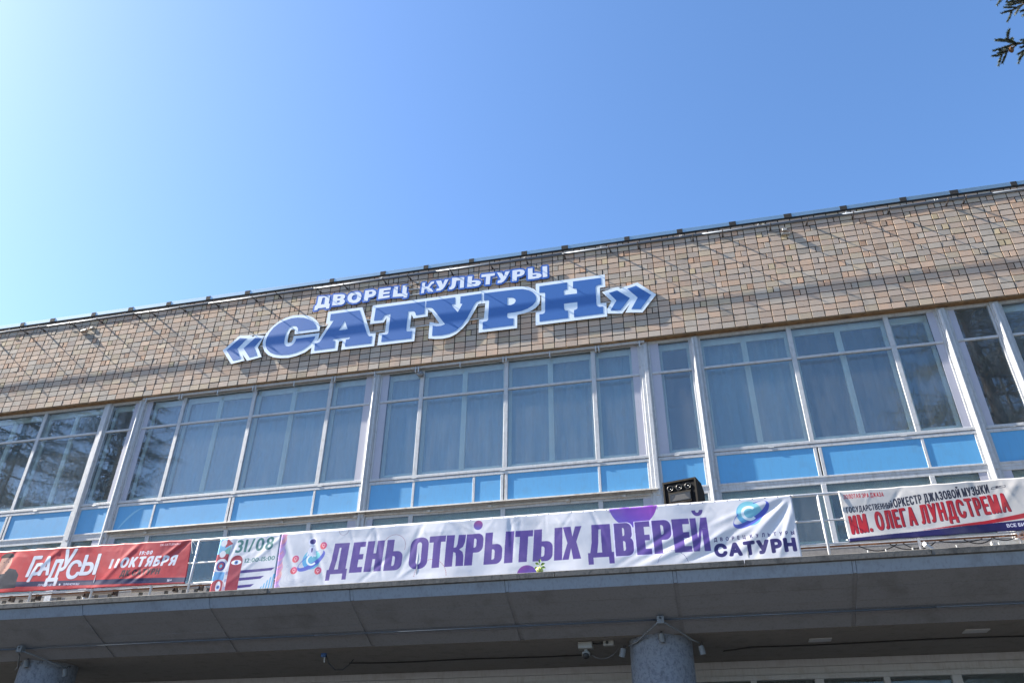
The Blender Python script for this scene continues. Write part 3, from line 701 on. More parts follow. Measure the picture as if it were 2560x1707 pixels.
# outlines of the cut-out sign letters (x, height above eye level) in metres, and of plain capitals
SIGN = {"blue":{"guillemet_open":[[[-10.517,10.564],[-10.314,10.521],[-10.526,10.248],[-10.37,9.943],[-10.569,9.918],[-10.82,10.249]],[[-10.089,10.512],[-9.901,10.471],[-10.057,10.232],[-9.934,9.983],[-10.136,9.956],[-10.351,10.242]]],"letter_c":[[[-8.454,10.588],[-8.496,10.684],[-8.579,10.779],[-8.701,10.865],[-8.849,10.93],[-9.019,10.961],[-9.185,10.964],[-9.358,10.923],[-9.512,10.854],[-9.632,10.75],[-9.718,10.618],[-9.762,10.489],[-9.771,10.356],[-9.748,10.234],[-9.692,10.124],[-9.591,10.022],[-9.456,9.954],[-9.272,9.91],[-9.081,9.897],[-8.898,9.923],[-8.721,9.986],[-8.601,10.071],[-8.51,10.168],[-8.458,10.263],[-8.448,10.331],[-8.956,10.329],[-8.957,10.274],[-8.986,10.204],[-9.044,10.146],[-9.122,10.13],[-9.193,10.152],[-9.245,10.21],[-9.262,10.271],[-9.266,10.405],[-9.254,10.568],[-9.216,10.668],[-9.144,10.725],[-9.076,10.73],[-9.002,10.697],[-8.956,10.63],[-8.942,10.546],[-8.45,10.543]]],"letter_a":[[[-8.127,10.93],[-7.371,10.933],[-7.085,10.196],[-7.051,10.148],[-7.019,10.129],[-6.958,10.127],[-6.961,9.923],[-7.622,9.927],[-7.621,10.119],[-7.545,10.123],[-7.52,10.148],[-7.533,10.179],[-7.947,10.178],[-7.97,10.152],[-7.957,10.129],[-7.902,10.121],[-7.892,9.925],[-8.412,9.92],[-8.423,10.123],[-8.357,10.126],[-8.313,10.141],[-8.28,10.188],[-8.017,10.728],[-8.119,10.735]],[[-7.723,10.677],[-7.616,10.417],[-7.843,10.41]]],"letter_t":[[[-6.948,10.935],[-5.688,10.937],[-5.681,10.573],[-5.89,10.568],[-5.92,10.653],[-5.961,10.696],[-6.027,10.706],[-6.097,10.702],[-6.103,10.17],[-6.082,10.138],[-5.953,10.113],[-5.96,9.922],[-6.705,9.928],[-6.703,10.123],[-6.59,10.124],[-6.556,10.141],[-6.547,10.176],[-6.544,10.699],[-6.621,10.696],[-6.698,10.68],[-6.725,10.625],[-6.751,10.562],[-6.958,10.568]]],"letter_u":[[[-5.658,10.937],[-4.942,10.938],[-4.932,10.746],[-5.013,10.737],[-4.987,10.674],[-4.853,10.493],[-4.747,10.718],[-4.805,10.742],[-4.805,10.939],[-4.288,10.945],[-4.282,10.759],[-4.369,10.736],[-4.418,10.714],[-4.464,10.634],[-4.615,10.299],[-4.742,10.104],[-4.872,9.981],[-5.041,9.92],[-5.213,9.902],[-5.447,9.921],[-5.45,10.206],[-5.354,10.175],[-5.254,10.17],[-5.18,10.188],[-5.15,10.205],[-5.475,10.689],[-5.516,10.725],[-5.555,10.735],[-5.654,10.746]]],"letter_p":[[[-4.229,10.943],[-3.472,10.936],[-3.3,10.918],[-3.154,10.868],[-3.057,10.794],[-2.991,10.696],[-2.968,10.606],[-2.987,10.508],[-3.059,10.419],[-3.179,10.344],[-3.323,10.302],[-3.479,10.29],[-3.648,10.287],[-3.659,10.224],[-3.652,10.167],[-3.61,10.139],[-3.504,10.124],[-3.51,9.935],[-4.233,9.935],[-4.233,10.132],[-4.142,10.14],[-4.109,10.17],[-4.096,10.708],[-4.121,10.734],[-4.223,10.735]],[[-3.656,10.728],[-3.568,10.721],[-3.506,10.697],[-3.463,10.647],[-3.459,10.595],[-3.493,10.535],[-3.566,10.508],[-3.657,10.513]]],"letter_h":[[[-2.895,10.932],[-2.241,10.939],[-2.243,10.747],[-2.301,10.734],[-2.325,10.709],[-2.322,10.593],[-2.022,10.589],[-2.02,10.711],[-2.052,10.738],[-2.111,10.747],[-2.102,10.943],[-1.454,10.941],[-1.456,10.75],[-1.534,10.748],[-1.576,10.726],[-1.59,10.685],[-1.59,10.203],[-1.574,10.166],[-1.529,10.145],[-1.449,10.14],[-1.454,9.95],[-2.11,9.948],[-2.107,10.142],[-2.049,10.154],[-2.024,10.186],[-2.022,10.35],[-2.329,10.352],[-2.327,10.204],[-2.305,10.158],[-2.241,10.142],[-2.244,9.947],[-2.898,9.946],[-2.902,10.147],[-2.822,10.145],[-2.78,10.166],[-2.768,10.207],[-2.761,10.713],[-2.779,10.738],[-2.897,10.746]]],"guillemet_close":[[[-1.298,10.489],[-1.111,10.535],[-0.842,10.277],[-1.069,9.983],[-1.289,10.012],[-1.143,10.258]],[[-0.884,10.541],[-0.68,10.593],[-0.37,10.291],[-0.63,9.947],[-0.83,9.977],[-0.665,10.267]]]},"plate":{"guillemet_open":[[-10.534,10.645],[-10.199,10.586],[-10.155,10.544],[-10.109,10.59],[-9.848,10.539],[-9.958,10.219],[-9.799,9.922],[-10.177,9.862],[-10.349,10.072],[-10.246,9.879],[-10.6,9.823],[-10.928,10.257]],"letter_c":[[-8.367,10.591],[-8.419,10.711],[-8.504,10.821],[-8.628,10.923],[-8.777,10.995],[-8.934,11.029],[-9.144,11.045],[-9.345,11.006],[-9.512,10.931],[-9.658,10.814],[-9.77,10.671],[-9.837,10.515],[-9.856,10.368],[-9.826,10.215],[-9.751,10.073],[-9.632,9.955],[-9.481,9.87],[-9.282,9.819],[-9.064,9.801],[-8.856,9.831],[-8.653,9.898],[-8.511,10.008],[-8.399,10.138],[-8.353,10.278],[-8.347,10.413],[-9.036,10.418],[-9.035,10.328],[-9.061,10.244],[-9.125,10.226],[-9.162,10.243],[-9.18,10.304],[-9.181,10.468],[-9.161,10.584],[-9.128,10.632],[-9.08,10.633],[-9.033,10.596],[-9.027,10.52],[-9.017,10.464],[-8.361,10.463]],"letter_a":[[-8.206,11.013],[-7.305,11.014],[-7.009,10.214],[-6.872,10.205],[-6.871,9.837],[-7.707,9.846],[-7.705,10.094],[-7.799,10.093],[-7.801,9.834],[-8.495,9.841],[-8.497,10.167],[-8.371,10.193],[-8.33,10.253],[-8.138,10.648],[-8.215,10.652]],"letter_t":[[-7.037,11.024],[-5.682,11.023],[-5.658,10.754],[-5.597,10.708],[-5.595,10.49],[-5.951,10.484],[-6.006,10.614],[-6.018,10.219],[-5.874,10.205],[-5.878,9.837],[-6.792,9.845],[-6.787,10.184],[-6.635,10.191],[-6.636,10.612],[-6.697,10.476],[-7.049,10.481]],"letter_u":[[-5.68,11.023],[-4.29,11.02],[-4.279,10.658],[-4.36,10.654],[-4.583,10.19],[-4.712,10.024],[-4.865,9.891],[-5.011,9.825],[-5.183,9.807],[-5.356,9.824],[-5.533,9.863],[-5.533,10.319],[-5.462,10.301],[-5.385,10.268],[-5.29,10.247],[-5.515,10.614],[-5.588,10.659],[-5.596,10.711],[-5.656,10.757]],"letter_p":[[-4.289,11.03],[-3.484,11.02],[-3.3,10.999],[-3.154,10.956],[-3.02,10.876],[-2.936,10.775],[-2.889,10.68],[-2.878,10.563],[-2.903,10.438],[-2.976,10.349],[-3.084,10.28],[-3.239,10.232],[-3.418,10.21],[-3.42,9.849],[-4.324,9.854],[-4.325,10.209],[-4.211,10.221],[-4.187,10.652],[-4.277,10.656]],"letter_h":[[-2.981,11.02],[-1.364,11.023],[-1.369,10.671],[-1.494,10.667],[-1.502,10.229],[-1.37,10.226],[-1.371,9.862],[-2.99,9.86],[-2.987,10.216],[-2.854,10.22],[-2.849,10.662],[-2.924,10.674],[-2.953,10.802],[-2.983,10.865]],"guillemet_close":[[-1.449,10.546],[-1.089,10.624],[-1.035,10.572],[-0.645,10.68],[-0.259,10.287],[-0.596,9.855],[-0.967,9.91],[-0.845,10.128],[-1.036,9.892],[-1.363,9.941],[-1.363,10.055],[-1.251,10.256]]},"small":[[[[-8.542,11.523],[-8.225,11.496],[-8.229,11.263],[-8.197,11.254],[-8.197,11.112],[-8.285,11.114],[-8.282,11.159],[-8.501,11.158],[-8.512,11.113],[-8.596,11.111],[-8.597,11.247],[-8.566,11.253],[-8.543,11.319]],[[-8.424,11.469],[-8.35,11.464],[-8.345,11.261],[-8.442,11.27]]],[[[-8.135,11.518],[-7.913,11.499],[-7.841,11.475],[-7.81,11.423],[-7.815,11.377],[-7.85,11.336],[-7.807,11.299],[-7.798,11.251],[-7.819,11.2],[-7.883,11.171],[-8.129,11.186]],[[-8.014,11.44],[-7.939,11.436],[-7.925,11.402],[-7.952,11.38],[-8.014,11.385]],[[-8.013,11.312],[-7.942,11.307],[-7.927,11.279],[-7.948,11.256],[-8.014,11.261]]],[[[-7.56,11.506],[-7.477,11.499],[-7.404,11.453],[-7.37,11.37],[-7.37,11.277],[-7.408,11.206],[-7.478,11.171],[-7.572,11.173],[-7.672,11.216],[-7.731,11.302],[-7.741,11.381],[-7.716,11.455],[-7.654,11.5]],[[-7.563,11.423],[-7.508,11.415],[-7.481,11.364],[-7.486,11.295],[-7.522,11.258],[-7.584,11.264],[-7.623,11.309],[-7.624,11.371],[-7.602,11.414]]],[[[-7.283,11.511],[-7.087,11.504],[-7.015,11.461],[-6.988,11.402],[-7.001,11.335],[-7.063,11.291],[-7.18,11.281],[-7.188,11.187],[-7.295,11.193]],[[-7.178,11.456],[-7.108,11.452],[-7.084,11.418],[-7.1,11.381],[-7.178,11.383]]],[[[-6.912,11.499],[-6.618,11.498],[-6.615,11.428],[-6.795,11.431],[-6.795,11.38],[-6.633,11.377],[-6.633,11.315],[-6.797,11.318],[-6.797,11.264],[-6.622,11.264],[-6.622,11.199],[-6.919,11.191]]],[[[-6.532,11.5],[-6.425,11.495],[-6.422,11.277],[-6.299,11.27],[-6.302,11.502],[-6.189,11.494],[-6.193,11.258],[-6.16,11.256],[-6.16,11.126],[-6.254,11.129],[-6.251,11.176],[-6.538,11.196]]],[[[-5.799,11.504],[-5.722,11.503],[-5.729,11.381],[-5.65,11.372],[-5.621,11.425],[-5.58,11.496],[-5.496,11.505],[-5.499,11.444],[-5.55,11.429],[-5.591,11.359],[-5.608,11.323],[-5.554,11.292],[-5.495,11.191],[-5.619,11.203],[-5.683,11.29],[-5.734,11.309],[-5.735,11.191],[-5.809,11.192]]],[[[-5.451,11.505],[-5.321,11.503],[-5.267,11.36],[-5.224,11.507],[-5.133,11.503],[-5.219,11.299],[-5.266,11.231],[-5.328,11.198],[-5.425,11.203],[-5.417,11.27],[-5.365,11.269],[-5.347,11.289]]],[[[-5.041,11.531],[-4.735,11.503],[-4.734,11.191],[-4.836,11.195],[-4.83,11.422],[-4.93,11.428],[-4.948,11.271],[-4.983,11.208],[-5.039,11.187],[-5.104,11.197],[-5.095,11.264],[-5.063,11.266],[-5.041,11.331]]],[[[-4.646,11.509],[-4.532,11.502],[-4.54,11.369],[-4.441,11.363],[-4.364,11.34],[-4.314,11.294],[-4.323,11.235],[-4.372,11.19],[-4.46,11.181],[-4.652,11.194]],[[-4.543,11.313],[-4.464,11.311],[-4.438,11.287],[-4.456,11.259],[-4.545,11.268]]],[[[-4.306,11.506],[-3.971,11.499],[-3.975,11.428],[-4.082,11.423],[-4.093,11.185],[-4.198,11.192],[-4.187,11.425],[-4.306,11.429]]],[[[-3.92,11.503],[-3.807,11.502],[-3.755,11.361],[-3.713,11.499],[-3.607,11.496],[-3.704,11.284],[-3.753,11.217],[-3.814,11.182],[-3.902,11.189],[-3.894,11.263],[-3.847,11.263],[-3.822,11.289]]],[[[-3.54,11.503],[-3.363,11.504],[-3.276,11.478],[-3.239,11.419],[-3.258,11.346],[-3.326,11.305],[-3.431,11.297],[-3.439,11.181],[-3.548,11.191]],[[-3.428,11.443],[-3.369,11.441],[-3.348,11.407],[-3.369,11.368],[-3.431,11.368]]],[[[-3.165,11.498],[-3.053,11.497],[-3.052,11.335],[-2.956,11.334],[-2.871,11.304],[-2.834,11.253],[-2.847,11.203],[-2.908,11.176],[-3.031,11.171],[-3.163,11.18]],[[-3.055,11.29],[-2.975,11.287],[-2.95,11.262],[-2.975,11.239],[-3.052,11.245]]],[[[-2.811,11.498],[-2.7,11.495],[-2.701,11.179],[-2.811,11.179]]]],"smallplate":[[[-8.616,11.07],[-8.6,11.065],[-8.51,11.067],[-8.48,11.08],[-8.46,11.112],[-8.34,11.113],[-8.332,11.11],[-8.32,11.084],[-8.3,11.071],[-8.19,11.067],[-8.17,11.075],[-8.157,11.09],[-8.15,11.142],[-7.87,11.127],[-7.784,11.17],[-7.75,11.248],[-7.7,11.18],[-7.58,11.128],[-7.46,11.129],[-7.38,11.17],[-7.35,11.217],[-7.341,11.21],[-7.335,11.17],[-7.311,11.15],[-7.18,11.142],[-7.16,11.151],[-7.145,11.17],[-7.138,11.23],[-7.13,11.239],[-7.05,11.247],[-6.97,11.301],[-6.963,11.29],[-6.964,11.18],[-6.953,11.16],[-6.93,11.146],[-6.62,11.153],[-6.6,11.159],[-6.58,11.178],[-6.57,11.163],[-6.55,11.152],[-6.31,11.134],[-6.3,11.13],[-6.29,11.1],[-6.26,11.083],[-6.15,11.081],[-6.122,11.1],[-6.114,11.13],[-6.114,11.26],[-6.121,11.28],[-6.144,11.3],[-6.146,11.31],[-6.146,11.51],[-6.16,11.53],[-6.18,11.539],[-6.28,11.547],[-6.32,11.544],[-6.344,11.52],[-6.35,11.319],[-6.37,11.32],[-6.377,11.33],[-6.382,11.51],[-6.395,11.53],[-6.42,11.541],[-6.54,11.545],[-6.58,11.524],[-6.6,11.54],[-6.62,11.544],[-6.92,11.544],[-6.94,11.535],[-6.953,11.52],[-6.96,11.453],[-6.965,11.47],[-6.99,11.5],[-7.07,11.547],[-7.29,11.556],[-7.31,11.548],[-7.325,11.53],[-7.332,11.44],[-7.34,11.418],[-7.37,11.484],[-7.47,11.544],[-7.56,11.552],[-7.67,11.543],[-7.75,11.486],[-7.77,11.445],[-7.811,11.51],[-7.91,11.545],[-8.14,11.564],[-8.16,11.557],[-8.18,11.526],[-8.19,11.526],[-8.22,11.542],[-8.55,11.568],[-8.57,11.559],[-8.587,11.53],[-8.591,11.32],[-8.6,11.297],[-8.637,11.27],[-8.643,11.25],[-8.642,11.11],[-8.637,11.09]],[[-3.106,11.13],[-3.03,11.125],[-2.9,11.131],[-2.85,11.151],[-2.83,11.137],[-2.81,11.133],[-2.7,11.133],[-2.67,11.145],[-2.659,11.16],[-2.655,11.18],[-2.654,11.5],[-2.67,11.53],[-2.69,11.54],[-2.81,11.544],[-2.844,11.53],[-2.857,11.5],[-2.86,11.349],[-2.95,11.38],[-3.0,11.381],[-3.006,11.39],[-3.009,11.51],[-3.021,11.53],[-3.05,11.543],[-3.18,11.541],[-3.205,11.52],[-3.213,11.48],[-3.22,11.475],[-3.24,11.506],[-3.258,11.52],[-3.36,11.55],[-3.54,11.549],[-3.58,11.533],[-3.6,11.541],[-3.72,11.544],[-3.747,11.53],[-3.76,11.508],[-3.771,11.53],[-3.8,11.547],[-3.92,11.549],[-3.95,11.54],[-3.97,11.545],[-4.31,11.552],[-4.337,11.54],[-4.352,11.51],[-4.351,11.42],[-4.342,11.4],[-4.31,11.383],[-4.239,11.38],[-4.244,11.19],[-4.231,11.16],[-4.21,11.148],[-4.09,11.139],[-4.06,11.153],[-4.047,11.18],[-4.038,11.37],[-4.03,11.379],[-3.96,11.385],[-3.94,11.398],[-3.93,11.414],[-3.887,11.31],[-3.92,11.301],[-3.937,11.28],[-3.948,11.19],[-3.944,11.17],[-3.93,11.153],[-3.91,11.144],[-3.82,11.136],[-3.796,11.14],[-3.72,11.185],[-3.67,11.253],[-3.59,11.423],[-3.594,11.19],[-3.589,11.17],[-3.57,11.151],[-3.44,11.135],[-3.42,11.139],[-3.405,11.15],[-3.394,11.17],[-3.387,11.25],[-3.31,11.262],[-3.23,11.31],[-3.21,11.33],[-3.21,11.339],[-3.209,11.18],[-3.204,11.16],[-3.18,11.137]],[[-4.535,11.14],[-4.46,11.135],[-4.35,11.15],[-4.284,11.21],[-4.268,11.29],[-4.276,11.32],[-4.34,11.379],[-4.43,11.408],[-4.48,11.411],[-4.49,11.417],[-4.487,11.51],[-4.5,11.535],[-4.52,11.546],[-4.65,11.555],[-4.68,11.54],[-4.69,11.522],[-4.71,11.542],[-4.73,11.549],[-5.04,11.577],[-5.06,11.573],[-5.077,11.56],[-5.09,11.519],[-5.095,11.53],[-5.12,11.547],[-5.23,11.553],[-5.256,11.54],[-5.27,11.514],[-5.29,11.537],[-5.31,11.548],[-5.5,11.551],[-5.59,11.541],[-5.61,11.531],[-5.67,11.431],[-5.679,11.44],[-5.677,11.51],[-5.69,11.536],[-5.72,11.549],[-5.81,11.549],[-5.83,11.538],[-5.845,11.51],[-5.85,11.35],[-5.855,11.19],[-5.849,11.17],[-5.827,11.15],[-5.72,11.148],[-5.694,11.17],[-5.688,11.2],[-5.68,11.208],[-5.651,11.17],[-5.63,11.158],[-5.5,11.145],[-5.48,11.148],[-5.45,11.164],[-5.43,11.157],[-5.32,11.153],[-5.24,11.193],[-5.183,11.27],[-5.09,11.487],[-5.087,11.34],[-5.1,11.31],[-5.123,11.3],[-5.138,11.28],[-5.15,11.2],[-5.147,11.18],[-5.13,11.159],[-5.11,11.151],[-5.03,11.142],[-4.95,11.176],[-4.903,11.26],[-4.89,11.373],[-4.88,11.377],[-4.882,11.19],[-4.875,11.17],[-4.86,11.156],[-4.84,11.149],[-4.73,11.145],[-4.71,11.152],[-4.69,11.168],[-4.66,11.149]],[[-5.47,11.239],[-5.518,11.32],[-5.545,11.34],[-5.52,11.389],[-5.48,11.402],[-5.46,11.418],[-5.414,11.32],[-5.452,11.3],[-5.462,11.28]],[[-8.18,11.297],[-8.18,11.437]]]}
